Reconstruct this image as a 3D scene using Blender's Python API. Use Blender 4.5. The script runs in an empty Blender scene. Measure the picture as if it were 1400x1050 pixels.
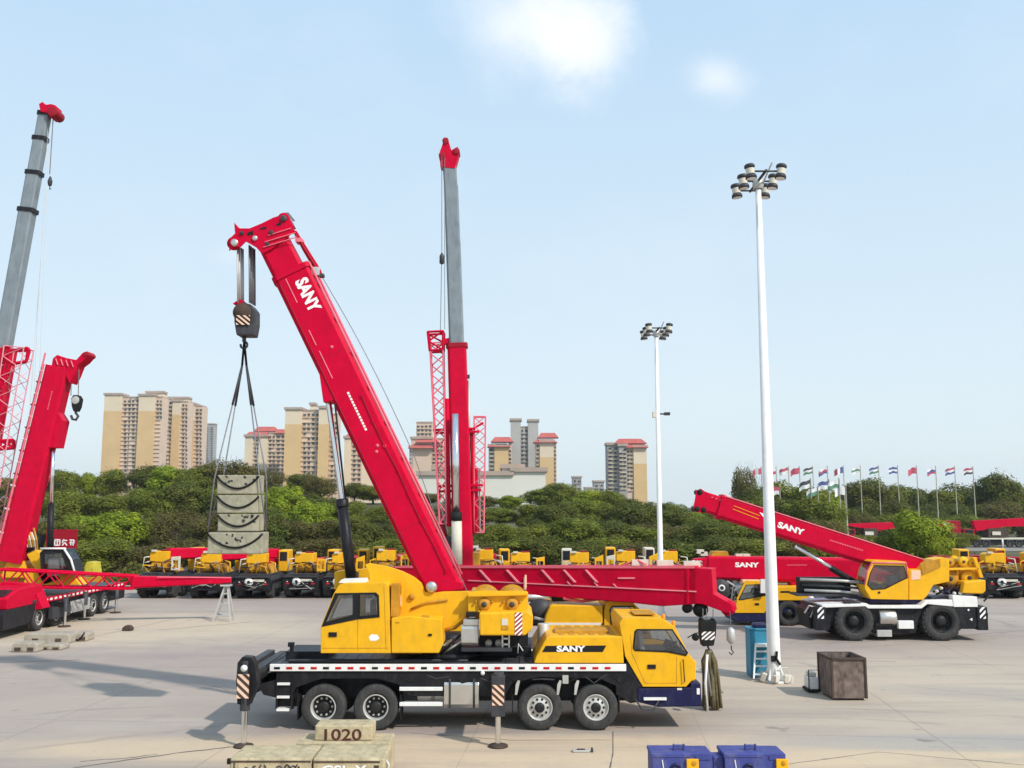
import bpy, bmesh, math, random
from mathutils import Vector, Matrix, geometry
R = math.radians
random.seed(7)
sc = bpy.context.scene
C = sc.collection
TH = R(7.2); F = 1310.0; CH = 6.0
cT, sT = math.cos(TH), math.sin(TH)

# ---- survey helpers: sight lines of the photograph met with a plane at a real distance Y, or with the ground
def P(px, py, Y):
    u = (px-700)/F; v = (525-py)/F
    dy = cT - v*sT; dz = sT + v*cT
    return Vector((Y*u/dy, Y, CH + Y*dz/dy))
def G(px, py, z=0.0):
    u = (px-700)/F; v = (525-py)/F
    dy = cT - v*sT; dz = sT + v*cT
    t = (z-CH)/dz
    return Vector((u*t, dy*t, z))

ORG = {}
def _props(o, label=None, cat=None, group=None, kind=None):
    if label: o['label'] = label
    if cat: o['category'] = cat
    if group: o['group'] = group
    if kind: o['kind'] = kind
def thing(name, label, cat, loc=(0, 0, 0), group=None):
    o = bpy.data.objects.new(name, None); C.objects.link(o)
    o.empty_display_size = .3
    o.location = loc; _props(o, label, cat, group)
    ORG[o.name] = Vector(loc)
    return o
def kids(o): return [c for c in o.children]
def copy_tree(o, parent=None, depth=0):
    c = o.copy(); C.objects.link(c)
    if parent is not None: c.parent = parent
    for ch in KID.get(o.name, []):
        copy_tree(ch, c, depth+1)
    return c
KID = {}

class MB:
    def __init__(s):
        s.v = []; s.f = []; s.fm = []; s.fs = []; s.mats = []
    def mi(s, m):
        if m not in s.mats: s.mats.append(m)
        return s.mats.index(m)
    def add(s, vs, fs, m, smooth=False):
        n = len(s.v); k = s.mi(m)
        s.v += [tuple(v) for v in vs]
        for f in fs:
            s.f.append([i+n for i in f]); s.fm.append(k); s.fs.append(smooth)
        return s
    def box(s, c, size, m, rz=0, mat3=None):
        hx, hy, hz = size[0]/2, size[1]/2, size[2]/2
        M3 = mat3 if mat3 is not None else Matrix.Rotation(rz, 3, 'Z')
        c = Vector(c)
        vs = [c + M3 @ Vector((x*hx, y*hy, z*hz)) for z in (-1, 1) for y in (-1, 1) for x in (-1, 1)]
        return s.add(vs, [(0,2,3,1),(4,5,7,6),(0,1,5,4),(2,6,7,3),(0,4,6,2),(1,3,7,5)], m)
    def bb(s, a, b, m):
        a = Vector(a); b = Vector(b)
        return s.box((a+b)/2, [abs(b[i]-a[i]) for i in range(3)], m)
    def prism(s, pts, ext, m, smooth=False):
        n = len(pts); ext = Vector(ext)
        vs = [Vector(p) for p in pts] + [Vector(p)+ext for p in pts]
        fs = [list(range(n))[::-1], list(range(n, 2*n))]
        fs += [(i, (i+1) % n, n+(i+1) % n, n+i) for i in range(n)]
        return s.add(vs, fs, m, smooth)
    def prof(s, px, Y, d, m):
        """outline in the plane y=Y given by sight lines, extruded d metres deep"""
        return s.prism([P(x, y, Y) for x, y in px], (0, d, 0), m)
    def holed(s, outer, holes, ext, m):
        ext = Vector(ext)
        loops = [outer]+holes
        allp = [Vector(p) for l in loops for p in l]
        tris = geometry.tessellate_polygon([[Vector((p[0], p[2], 0)) for p in l] for l in loops])
        n = len(allp)
        vs = allp + [p+ext for p in allp]
        fs = [tuple(t) for t in tris] + [tuple(i+n for i in reversed(t)) for t in tris]
        o = 0
        for l in loops:
            k = len(l)
            fs += [(o+i, o+(i+1) % k, n+o+(i+1) % k, n+o+i) for i in range(k)]
            o += k
        return s.add(vs, fs, m)
    def tube(s, pts, r, m, n=8, r2=None, cap=True):
        pts = [Vector(p) for p in pts]; N = len(pts)
        vs = []; fs = []
        for i, p in enumerate(pts):
            d = (pts[min(i+1, N-1)]-pts[max(i-1, 0)])
            if d.length < 1e-9: d = Vector((0, 0, 1))
            d.normalize()
            up = Vector((0, 1, 0)) if abs(d.y) < .9 else Vector((1, 0, 0))
            a = d.cross(up).normalized(); b = d.cross(a)
            rr = r if r2 is None else r+(r2-r)*i/(N-1)
            for k in range(n):
                t = 2*math.pi*k/n
                vs.append(p+(a*math.cos(t)+b*math.sin(t))*rr)
        for i in range(N-1):
            for k in range(n):
                fs.append((i*n+k, i*n+(k+1) % n, (i+1)*n+(k+1) % n, (i+1)*n+k))
        s.add(vs, fs, m, n > 5)
        if cap:
            q = len(s.v)-len(vs)
            k = s.mi(m)
            s.f.append([q+i for i in range(n)]); s.fm.append(k); s.fs.append(False)
            s.f.append([q+(N-1)*n+i for i in range(n)]); s.fm.append(k); s.fs.append(False)
        return s
    def beam(s, p0, p1, w0, h0, w1, h1, m, up=(0, 0, 1), sec=None):
        """box beam of rounded section between two points"""
        p0 = Vector(p0); p1 = Vector(p1); d = (p1-p0).normalized()
        up = Vector(up); a = d.cross(up).normalized(); b = a.cross(d).normalized()
        sec = sec or [(-.5, .42), (-.42, .5), (.42, .5), (.5, .42), (.5, -.36), (.40, -.47), (.14, -.5), (-.14, -.5), (-.40, -.47), (-.5, -.36)]
        n = len(sec)
        vs = [p0+a*x*w0+b*y*h0 for x, y in sec]+[p1+a*x*w1+b*y*h1 for x, y in sec]
        fs = [list(range(n)), list(range(2*n-1, n-1, -1))]+[(i, (i+1) % n, n+(i+1) % n, n+i) for i in range(n)]
        return s.add(vs, fs, m)
    def lathe(s, prof, c, axis, m, n=32, smooth=True):
        """prof: (radius, distance along axis)"""
        c = Vector(c); ax = Vector(axis).normalized()
        t = Vector((0, 0, 1)) if abs(ax.z) < .9 else Vector((1, 0, 0))
        a = ax.cross(t).normalized(); b = ax.cross(a)
        vs = []; fs = []
        for (r, h) in prof:
            for k in range(n):
                q = 2*math.pi*k/n
                vs.append(c+ax*h+(a*math.cos(q)+b*math.sin(q))*max(r, 1e-4))
        for i in range(len(prof)-1):
            for k in range(n):
                fs.append((i*n+k, i*n+(k+1) % n, (i+1)*n+(k+1) % n, (i+1)*n+k))
        return s.add(vs, fs, m, smooth)
    def text(s, txt, o, xd, yd, h, m, depth=.012, sx=1.0, bold=.03):
        cu = bpy.data.curves.new('lettering', 'FONT'); cu.body = txt; cu.size = 1; cu.offset = bold*.5
        cu.extrude = 0; cu.resolution_u = 3
        ob = bpy.data.objects.new('lettering', cu); C.objects.link(ob)
        dg = bpy.context.evaluated_depsgraph_get(); dg.update()
        me = ob.evaluated_get(dg).to_mesh()
        xs = [v.co.x for v in me.vertices]; x0 = min(xs)
        o = Vector(o); xd = Vector(xd).normalized(); yd = Vector(yd).normalized(); k = h/.70
        nz = xd.cross(yd)
        vs = [o+xd*(v.co.x-x0)*k*sx+yd*v.co.y*k+nz*depth for v in me.vertices]
        fs = [tuple(p.vertices) for p in me.polygons]
        s.add(vs, fs, m)
        ob.evaluated_get(dg).to_mesh_clear()
        bpy.data.objects.remove(ob); bpy.data.curves.remove(cu)
        return s
    def build(s, name, parent=None, bevel=0, loc=None, recalc=True, label=None, cat=None, group=None, kind=None):
        org = ORG[parent.name] if parent is not None else Vector(loc or (0, 0, 0))
        me = bpy.data.meshes.new(name)
        me.from_pydata([(v[0]-org[0], v[1]-org[1], v[2]-org[2]) for v in s.v], [], s.f)
        for m in s.mats: me.materials.append(m)
        me.polygons.foreach_set('material_index', s.fm)
        me.polygons.foreach_set('use_smooth', s.fs)
        if recalc:
            bm = bmesh.new(); bm.from_mesh(me)
            bmesh.ops.recalc_face_normals(bm, faces=bm.faces)
            bm.to_mesh(me); bm.free()
        me.update()
        o = bpy.data.objects.new(name, me); C.objects.link(o)
        if parent is not None:
            o.parent = parent
            KID.setdefault(parent.name, []).append(o)
        else: o.location = org
        ORG[o.name] = org
        if bevel:
            b = o.modifiers.new('bevel', 'BEVEL'); b.width = bevel; b.segments = 2; b.limit_method = 'ANGLE'; b.angle_limit = R(35)
            b.harden_normals = False
        _props(o, label, cat, group, kind)
        return o

# ---------------------------------------------------------------- materials
def nt_new(name):
    m = bpy.data.materials.new(name); m.use_nodes = True
    nt = m.node_tree; b = nt.nodes['Principled BSDF']
    return m, nt, b
def mixrgb(nt, f, a, b, mode='MIX'):
    n = nt.nodes.new('ShaderNodeMix'); n.data_type = 'RGBA'; n.blend_type = mode
    for sock, val in ((n.inputs[0], f), (n.inputs[6], a), (n.inputs[7], b)):
        if hasattr(val, 'is_output') or isinstance(val, bpy.types.NodeSocket): nt.links.new(val, sock)
        elif isinstance(val, (int, float)): sock.default_value = val
        else: sock.default_value = (*val, 1)
    return n.outputs[2]
def noise(nt, vec, scale, detail=4, rough=.6):
    n = nt.nodes.new('ShaderNodeTexNoise'); n.inputs['Scale'].default_value = scale
    n.inputs['Detail'].default_value = detail; n.inputs['Roughness'].default_value = rough
    if vec is not None: nt.links.new(vec, n.inputs['Vector'])
    return n.outputs['Fac']
def rng(nt, v, a, b, c=0., d=1.):
    n = nt.nodes.new('ShaderNodeMapRange'); n.inputs[1].default_value = a; n.inputs[2].default_value = b
    n.inputs[3].default_value = c; n.inputs[4].default_value = d
    nt.links.new(v, n.inputs[0]); return n.outputs[0]
def vmap(nt, vec, scale=(1, 1, 1), rot=(0, 0, 0), loc=(0, 0, 0)):
    n = nt.nodes.new('ShaderNodeMapping'); n.inputs['Scale'].default_value = scale
    n.inputs['Rotation'].default_value = rot; n.inputs['Location'].default_value = loc
    nt.links.new(vec, n.inputs['Vector']); return n.outputs['Vector']
def math_(nt, op, a, b=None):
    n = nt.nodes.new('ShaderNodeMath'); n.operation = op
    for s_, v in ((n.inputs[0], a), (n.inputs[1], b)):
        if v is None: continue
        if isinstance(v, (int, float)): s_.default_value = v
        else: nt.links.new(v, s_)
    return n.outputs[0]
def M(name, col, rough=.5, metal=0., var=.12, scale=2.5, dirt=None, bump=0., coat=0., spec=.22):
    m, nt, b = nt_new(name)
    tc = nt.nodes.new('ShaderNodeTexCoord').outputs['Object']
    f = rng(nt, noise(nt, tc, scale), .3, .7)
    lo = tuple(max(0, c*(1-var)) for c in col); hi = tuple(min(1, c*(1+var)) for c in col)
    out = mixrgb(nt, f, lo, hi)
    if dirt:
        g = rng(nt, noise(nt, vmap(nt, tc, (1, 1, .35)), scale*2.3, 6, .7), .5, .78, 0, dirt[1])
        out = mixrgb(nt, g, out, dirt[0])
    nt.links.new(out, b.inputs['Base Color'])
    nt.links.new(rng(nt, noise(nt, tc, scale*4), .2, .8, rough*.8, min(1, rough*1.25)), b.inputs['Roughness'])
    b.inputs['Metallic'].default_value = metal
    if not metal: b.inputs['Specular IOR Level'].default_value = spec
    if coat: b.inputs['Coat Weight'].default_value = coat
    if bump:
        bn = nt.nodes.new('ShaderNodeBump'); bn.inputs['Strength'].default_value = bump; bn.inputs['Distance'].default_value = .02
        nt.links.new(noise(nt, tc, scale*8, 5), bn.inputs['Height']); nt.links.new(bn.outputs[0], b.inputs['Normal'])
    return m
DUST = (.30, .26, .20)
red = M('crane_red', (.55, .001, .030), .45, var=.09, dirt=((.34, .006, .03), .5), spec=.07)
redpale = M('red_rail', (.75, .15, .20), .45, var=.1)
reddark = M('red_dark', (.30, .004, .016), .5, var=.12)
yellow = M('crane_yellow', (.79, .41, .010), .42, var=.08, dirt=((.50, .28, .04), .5))
ochre = M('machine_ochre', (.50, .24, .02), .55, var=.2, dirt=((.12, .08, .04), .5))
black = M('chassis_black', (.012, .012, .015), .45, var=.3, dirt=((.06, .055, .05), .6))
dark = M('dark_grey_steel', (.045, .045, .05), .5, var=.25, dirt=((.12, .11, .10), .5))
navy = M('chassis_navy', (.011, .012, .055), .45, var=.15, dirt=((.08, .07, .09), .4))
bluep = M('counterweight_blue', (.050, .062, .24), .55, var=.2, dirt=((.17, .16, .20), .75), bump=.25)
silver = M('bright_steel', (.62, .60, .56), .32, .85, var=.08)
galv = M('galvanised', (.50, .49, .46), .5, .3, var=.12, dirt=((.3, .28, .25), .4))
grey = M('boom_grey', (.21, .245, .265), .5, var=.12, scale=1.2, dirt=((.09, .10, .11), .6))
white = M('white_paint', (.78, .77, .74), .45, var=.05, dirt=((.5, .47, .42), .35))
cream = M('cream_paint', (.62, .58, .48), .5, var=.08)
chrome = M('polished_rod', (.75, .75, .76), .18, 1., var=.05)
tyre_m = M('tyre_rubber', (.045, .044, .043), .85, var=.2, scale=6, dirt=((.12, .11, .10), .7), bump=.3)
rubber = M('black_rubber', (.012, .012, .012), .7, var=.2)
hubblk = M('hub_black', (.02, .02, .02), .5, var=.3)
orange = M('amber_lens', (.85, .28, .02), .3)
redlens = M('red_lens', (.5, .01, .01), .3)
rope_m = M('steel_rope', (.20, .20, .21), .55, .4, var=.3, scale=20)
concrete = M('cast_concrete', (.47, .39, .245), .85, var=.22, scale=3, dirt=((.17, .14, .09), .85), bump=.8)
concwhite = M('white_concrete', (.35, .325, .235), .85, var=.2, scale=3, dirt=((.16, .14, .095), .85), bump=.6)
rust = M('rusty_plate', (.17, .13, .11), .8, var=.45, scale=3.2, dirt=((.06, .028, .018), 1.0), bump=.6)
rustdark = M('rusty_dark', (.07, .05, .04), .8, var=.3, dirt=((.12, .06, .03), .6))
canvas = M('olive_canvas', (.14, .115, .06), .9, var=.35, scale=6, dirt=((.05, .04, .02), .7), bump=.6)
bluebin = M('blue_cabinet', (.035, .22, .33), .5, var=.12, dirt=((.12, .2, .25), .4))
stripe_w = M('stripe_cream', (.80, .52, .38), .5)
paint_w = M('lettering_white', (.85, .84, .82), .5, var=.03)
paint_r = M('lettering_red', (.09, .025, .02), .7)
skin = M('skin', (.5, .3, .22), .6)
def glass_mat(name, tint, f):
    m = bpy.data.materials.new(name); m.use_nodes = True; nt = m.node_tree; nt.nodes.clear()
    o = nt.nodes.new('ShaderNodeOutputMaterial'); mx = nt.nodes.new('ShaderNodeMixShader')
    t = nt.nodes.new('ShaderNodeBsdfTransparent'); t.inputs[0].default_value = (*tint, 1)
    g = nt.nodes.new('ShaderNodeBsdfGlossy'); g.inputs[0].default_value = (.9, .95, 1, 1); g.inputs['Roughness'].default_value = .04
    mx.inputs[0].default_value = f
    nt.links.new(t.outputs[0], mx.inputs[1]); nt.links.new(g.outputs[0], mx.inputs[2]); nt.links.new(mx.outputs[0], o.inputs[0])
    return m
glass = glass_mat('cab_glass', (.80, .82, .82), .10)
dglass = M('dark_glass', (.02, .022, .025), .08, var=.4, scale=1)

# ---------------------------------------------------------------- reusable machine parts
def tyre_profile(r, w):
    return [(r*.56, -w*.42), (r*.70, -w*.50), (r*.90, -w*.49), (r*.975, -w*.42), (r, -w*.30), (r, -w*.06), (r*.975, -w*.04), (r*.975, w*.04), (r, w*.06),
            (r, w*.30), (r*.975, w*.42), (r*.90, w*.49), (r*.70, w*.50), (r*.56, w*.42), (r*.56, -w*.42)]
def wheel(parent, c, r, w, face, style='front', n=36, sub=True):
    """c = centre of the tyre, face = unit vector pointing out of the vehicle"""
    fx = Vector(face); c = Vector(c)
    hub = MB()
    rr = r*.56
    if style == 'front':
        hub.lathe([(rr*.98, w*.36), (rr*.80, w*.30), (rr*.62, w*.40), (rr*.46, w*.44), (rr*.40, w*.46)], c, fx, galv, 28)
        hub.lathe([(rr*.40, w*.46), (rr*.36, w*.58), (rr*.22, w*.62), (0, w*.62)], c, fx, hubblk, 20)
        ax1 = fx.cross(Vector((0, 0, 1))).normalized()
        for k in range(10):
            a = 2*math.pi*k/10
            q = c+(ax1*math.cos(a)+Vector((0, 0, 1))*math.sin(a))*rr*.64
            hub.lathe([(rr*.10, w*.34), (rr*.10, w*.425), (0, w*.425)], q, fx, hubblk, 8, False)
    elif style == 'rear':
        hub.lathe([(rr*.96, w*.02), (rr*.60, -w*.05), (rr*.42, -w*.05)], c, fx, hubblk, 24)
        hub.lathe([(rr*.46, -w*.06), (rr*.44, w*.22), (rr*.30, w*.28), (0, w*.30)], c, fx, hubblk, 20)
        ax1 = fx.cross(Vector((0, 0, 1))).normalized()
        for k in range(10):
            a = 2*math.pi*k/10
            q = c+(ax1*math.cos(a)+Vector((0, 0, 1))*math.sin(a))*rr*.66
            hub.lathe([(rr*.09, -w*.06), (rr*.09, w*.08), (0, w*.08)], q, fx, galv, 6, False)
    else:
        hub.lathe([(rr*.96, w*.10), (rr*.60, w*.0), (rr*.55, w*.10), (rr*.50, w*.28), (rr*.2, w*.34), (0, w*.34)], c, fx, hubblk, 24)
        ax1 = fx.cross(Vector((0, 0, 1))).normalized()
        for k in range(12):
            a = 2*math.pi*k/12
            q = c+(ax1*math.cos(a)+Vector((0, 0, 1))*math.sin(a))*rr*.74
            hub.lathe([(rr*.05, w*.0), (rr*.05, w*.12), (0, w*.12)], q, fx, dark, 6, False)
    h = hub.build('wheel', parent)
    t = MB()
    t.lathe(tyre_profile(r, w), c, fx, tyre_m, n)
    if style == 'lug':
        ax1 = fx.cross(Vector((0, 0, 1))).normalized()
        for k in range(26):
            for sd in (-1, 1):
                a = 2*math.pi*(k+(.5 if sd > 0 else 0))/26
                rad = ax1*math.cos(a)+Vector((0, 0, 1))*math.sin(a); tan = fx.cross(rad)
                M3 = Matrix((rad, tan, fx)).transposed() @ Matrix.Rotation(sd*.5, 3, 'X')
                t.box(c+rad*r*.985+fx*sd*w*.25, (r*.05, r*.10, w*.42), tyre_m, mat3=M3)
    t.build('tyre', h)
    m = MB()
    rimm = galv if style != 'lug' else hubblk
    rp = [(rr*1.03, w*.44), (rr*1.0, w*.46), (rr*.93, w*.44), (rr*.90, w*.30)] + ([(rr*.88, w*.0)] if style != 'front' else [])
    m.lathe(rp, c, fx, rimm, 28)
    m.lathe([(rr*.99, -w*.4), (rr*.93, -w*.3), (rr*.93, w*.3)], c, fx, dark, 20)
    m.build('rim', h)
    return h

def stripes(mb, a, b, wd, n, m, slope=1.0, out=(0, -1, 0), d=.012):
    """diagonal bands on the rectangle a (low corner) .. b (high corner) in a vertical plane; wd = unit vector of its width"""
    a = Vector(a); b = Vector(b); wd = Vector(wd); H = b.z-a.z; W = (b-a).dot(wd); o = Vector(out)*d
    st = H/n
    for i in range(-6, n+7):
        z0 = i*st; z1 = z0+st*.5
        pts = [(0, z0), (0, z1), (W, z1+W*slope), (W, z0+W*slope)]
        for lim, sgn in ((0, 1), (H, -1)):
            out_ = []
            for q in range(len(pts)):
                p_, r_ = pts[q], pts[(q+1) % len(pts)]
                ip = (p_[1]-lim)*sgn >= 0; ir = (r_[1]-lim)*sgn >= 0
                if ip: out_.append(p_)
                if ip != ir:
                    f = (lim-p_[1])/(r_[1]-p_[1]); out_.append((p_[0]+(r_[0]-p_[0])*f, lim))
            pts = out_
            if len(pts) < 3: break
        if len(pts) < 3: continue
        P4 = [a+wd*x+Vector((0, 0, z))+o for x, z in pts]
        mb.add(P4, [tuple(range(len(P4)))], m)

def hollow_cab(name, parent, outer, holes, Y, d, mat, skip=(), t=.05, bevel=.0, floor=None):
    """cab shell: two side panels with real openings joined by strips along the outline; skipped strips are glazed"""
    mb = MB()
    o3 = [P(x, y, Y) for x, y in outer]; h3 = [[P(x, y, Y) for x, y in h] for h in holes]
    mb.holed(o3, h3, (0, t, 0), mat)
    sh = Vector((0, d-t, 0))
    mb.holed([p+sh for p in o3], [[p+sh for p in h] for h in h3], (0, t, 0), mat)
    n = len(o3); cen = sum(o3, Vector())/n
    g = MB()
    for i in range(n):
        a, b = o3[i], o3[(i+1) % n]
        e = (b-a).normalized(); nrm = Vector((e.z, 0, -e.x))
        if nrm.dot(cen-a) < 0: nrm = -nrm
        if i in skip:
            g.prism([a+Vector((0, t, 0))+nrm*.01, b+Vector((0, t, 0))+nrm*.01, b+Vector((0, d-t, 0))+nrm*.01, a+Vector((0, d-t, 0))+nrm*.01], nrm*.008, glass)
        else:
            mb.prism([a+Vector((0, t, 0)), b+Vector((0, t, 0)), b+Vector((0, d-t, 0)), a+Vector((0, d-t, 0))], nrm*.03, mat)
    body = mb.build(name, parent, bevel)
    for h in h3:
        for off in (.018, d-.026):
            w = MB(); w.prism([p+Vector((0, off, 0)) for p in h], (0, .008, 0), glass)
            fr = [p+Vector((0, 0 if off < .1 else d, 0)) for p in h]
            w.tube(fr+[fr[0]], .022, rubber, 6, cap=False)
            w.build('window', body)
    if skip: g.build('windshield', body)
    return body

def lattice(mb, p0, p1, w0, w1, bays, m, side, r=.05, rb=.028):
    """square lattice truss: side = unit vector across"""
    p0 = Vector(p0); p1 = Vector(p1); d = (p1-p0).normalized(); a = Vector(side).normalized(); b = d.cross(a).normalized()
    cs = [(-1, -1), (1, -1), (1, 1), (-1, 1)]
    def pt(i, k):
        f = i/bays; w = (w0+(w1-w0)*f)/2
        return p0+(p1-p0)*f+a*cs[k][0]*w+b*cs[k][1]*w
    for k in range(4): mb.tube([pt(0, k), pt(bays, k)], r, m, 5)
    for i in range(bays):
        for k in range(4):
            k2 = (k+1) % 4
            mb.tube([pt(i, k), pt(i+1, k2)] if i % 2 == 0 else [pt(i, k2), pt(i+1, k)], rb, m, 4)
    for i in (0, bays):
        for k in range(4): mb.tube([pt(i, k), pt(i, (k+1) % 4)], rb*1.3, m, 4)
# ================================================================ MAIN TRUCK CRANE (side on)
YN = 26.6; W = 2.55; YF = YN+W
base = G(640, 999); base.y = YN+W/2
mc = thing('truck_crane', 'large yellow truck crane with eight wheels, its red boom raised over lifted concrete blocks', 'truck crane', (base.x, base.y, 0))
def zat(py, Y=YN): return P(700, py, Y).z
def xat(px, py, Y=YN): return P(px, py, Y).x
# chassis
c = MB()
zd = zat(917)
c.prof([(372, 918), (868, 918), (868, 938), (842, 938), (820, 928), (738, 926), (700, 934), (690, 952), (560, 952), (545, 936), (515, 928), (440, 928), (405, 940), (395, 958), (360, 950), (345, 925)], YN+.04, .25, black)
c.prof([(372, 918), (868, 918), (868, 938), (842, 938), (820, 928), (738, 926), (700, 934), (690, 952), (560, 952), (545, 936), (515, 928), (440, 928), (405, 940), (395, 958), (360, 950), (345, 925)], YF-.29, .25, black)
c.prof([(345, 918), (900, 918), (900, 950), (860, 958), (700, 958), (560, 958), (400, 950), (345, 930)], YN+.8, .95, black)
c.build('chassis', mc, .015)
c = MB()
a = P(352, 909, YN); b = P(856, 909, YN)
c.bb((a.x, YN+.02, zat(914)), (b.x, YF-.02, zat(909)), dark)
for k in range(26):      # chequered deck seams and fittings
    x = a.x+.2+k*(b.x-a.x-.4)/25
    c.box((x, YN+1.2, zat(909)+.006), (.02, 2.3, .012), black)
c.tube([P(395, 905, YN+.3), P(600, 905, YN+.3)], .03, rubber); c.tube([P(395, 903, YN+.5), P(640, 903, YN+.5)], .04, dark)
c.bb((xat(380, 900), YN+.9, zat(909)), (xat(440, 900), YN+2.2, zat(909)+.22), black)
c.bb((xat(600, 900), YN+1.5, zat(909)), (xat(728, 900), YN+2.3, zat(909)+.25), black)
c.build('deck', mc, .01)
c = MB()
zr0, zr1 = zat(917.5), zat(908)
c.bb((xat(369, 912), YN-.02, zr0), (xat(856, 912), YN+.05, zr1), white)
c.build('side_rail', mc, .008)
c = MB()
x = xat(375, 912)
k = 0
while x < xat(850, 912)-.2:
    c.bb((x, YN-.028, zr0+.05), (x+.16, YN-.018, zr1-.07), redlens if k % 4 else black); x += .33; k += 1
c.build('reflective_tape', mc)
c = MB()
for zz in (zat(935), zat(953), zat(970.5)):
    c.bb((xat(379, 940), YN-.02, zz-.03), (xat(396, 940), YN+.2, zz+.03), white)
for px in (377, 398): c.bb((xat(px, 950), YN, zat(970)), (xat(px, 950)+.04, YN+.25, zat(920)), black)
c.bb((xat(378, 950), YN+.22, zat(968)), (xat(405, 950), YN+.6, zat(920)), black)
c.build('access_steps', mc)
# mid-body equipment
c = MB()
for py in (942, 963): c.bb((xat(546, py), YN-.0, zat(py+2.6)), (xat(605, py), YN+.12, zat(py-2.6)), white)
for px in (575, 592): c.lathe([(0, 0), (.13, 0), (.15, .04), (.15, .5), (.1, .55), (0, .55)], P(px-4, 950, YN+.35), (1, 0, 0), galv, 16)
for px in (574, 590): c.lathe([(0, 0), (.12, 0), (.12, .3), (0, .3)], P(px, 934, YN+.25), (0, 0, 1), galv, 14)
c.tube([P(552, 930, YN+.3), P(600, 930, YN+.3)], .04, galv)
c.bb((xat(548, 940), YN+.4, zat(962)), (xat(604, 940), YN+.9, zat(920)), dark)
c.build('battery_rack', mc, .01)
c = MB()
c.beam(P(608, 947, YN+.28), P(655, 947, YN+.28), .56, .72, .56, .72, silver, sec=[(-.5, .35), (-.38, .5), (.38, .5), (.5, .35), (.5, -.35), (.38, -.5), (-.38, -.5), (-.5, -.35)])
for px in (615, 648): c.bb((xat(px, 947)-.03, YN-.02, zat(968)), (xat(px, 947)+.03, YN+.0, zat(928)), dark)
c.build('fuel_tank', mc, .02)
c = MB(); c.lathe([(.055, 0), (.055, .06), (0, .06)], P(660, 920, YN+.0), (0, -1, 0), white, 14); c.build('marker_lamp', mc)
# wheels
for px, st in ((441, 'rear'), (513, 'rear'), (738, 'front'), (815, 'front')):
    r = .60; cx = G(px, 999).x
    wheel(mc, (cx, YN+.19, r), r, .36, (0, -1, 0), st)
    wheel(mc, (cx, YF-.19, r), r, .36, (0, 1, 0), st, 24)
    ax = MB(); ax.tube([(cx, YN+.3, r), (cx, YF-.3, r)], .09, black, 10); ax.lathe([(0, -.3), (.2, -.22), (.26, 0), (.2, .22), (0, .3)], (cx, YN+W/2, r), (0, 1, 0), black, 14); ax.build('axle', mc)
for px in (705, 762, 786):
    c = MB(); p0 = P(px, 938, YN+.03); c.prism([P(px, 936, YN+.02), P(px+3, 930, YN+.02), P(px+6, 931, YN+.02), P(px+2, 950, YN+.02), P(px-1, 950, YN+.02)], (0, .03, 0), galv); c.build('mudguard_stay', mc)
# outriggers
def outrig(px, pyfoot, ytop, style, far=False):
    g = G(px, pyfoot)
    c = MB(); st = MB()
    y = g.y if not far else 2*(YN+W/2)-g.y
    x = g.x
    pt = P(px, ytop, g.y)
    zt = pt.z
    c.lathe([(.07, 0), (.07, zt*.62)], (x, y, .05), (0, 0, 1), chrome, 14)
    c.lathe([(.125, zt*.42), (.125, zt), (0, zt)], (x, y, 0), (0, 0, 1), dark, 14)
    c.box((x, (y+YN+W/2)/2, zt*.62+.3), (.26, abs(y-YN-W/2), .30), black)
    if style == 'big':
        s = 1 if far else -1
        c.prism([(x-.17, y+.1*s, zt*.50), (x-.22, y+.1*s, zt*.75), (x-.2, y+.1*s, zt*.98), (x-.08, y+.1*s, zt*1.05), (x+.15, y+.1*s, zt*1.04), (x+.24, y+.1*s, zt*.95), (x+.32, y+.1*s, zt*.72), (x+.12, y+.1*s, zt*.48)], (0, -.34*s, 0), black)
    else:
        c.box((x, y, zt*.7), (.34, .3, zt*.55), dark)
    leg = c.build('outrigger', mc, .012)
    if not far:
        s = MB()
        o = -1
        yy = y-.245 if style == 'big' else y-.152
        s.add([(x-.15, yy, zt*.58), (x+.15, yy, zt*.58), (x+.15, yy, zt*.86), (x-.15, yy, zt*.86)], [(0, 1, 2, 3)], rustdark)
        stripes(s, (x-.15, yy, zt*.58), (x+.15, yy, zt*.86), (1, 0, 0), 3, stripe_w, -.9, d=.006)
        s.build('hazard_plate', leg, recalc=False)
        if style == 'big':
            s = MB(); s.lathe([(.08, 0), (.08, .05), (0, .06)], (x+.02, yy-.01, zt*.93), (0, -1, 0), white, 14); s.build('reflector', leg)
    p = MB(); p.lathe([(0, .09), (.1, .09), (.12, .06), (.24, .045), (.25, .0), (0, .0)], (x, y, .004), (0, 0, 1), rustdark, 20); p.build('foot_pad', leg)
outrig(333, 1021, 903, 'big'); outrig(681, 1021, 921, 'small')
outrig(333, 1021, 935, 'small', True); outrig(681, 1021, 935, 'small', True)
# tail
c = MB()
c.prof([(338, 912), (372, 907), (378, 918), (372, 935), (350, 948), (341, 935)], YN+.1, W-.2, black)
c.prof([(355, 918), (380, 918), (378, 930), (356, 936)], YN+.04, .06, galv)
c.bb((xat(334, 915), YN+.15, zat(935)), (xat(346, 915), YF-.15, zat(906)), dark)
c.build('tail_frame', mc, .02)
c = MB(); c.bb((xat(390, 900), YN+.5, zat(908)), (xat(395, 900), YN+.56, zat(884)), black); c.bb((xat(388, 884), YN+.47, zat(888)), (xat(396, 884), YN+.6, zat(882)), black); c.build('rear_lamp_post', mc)

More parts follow.
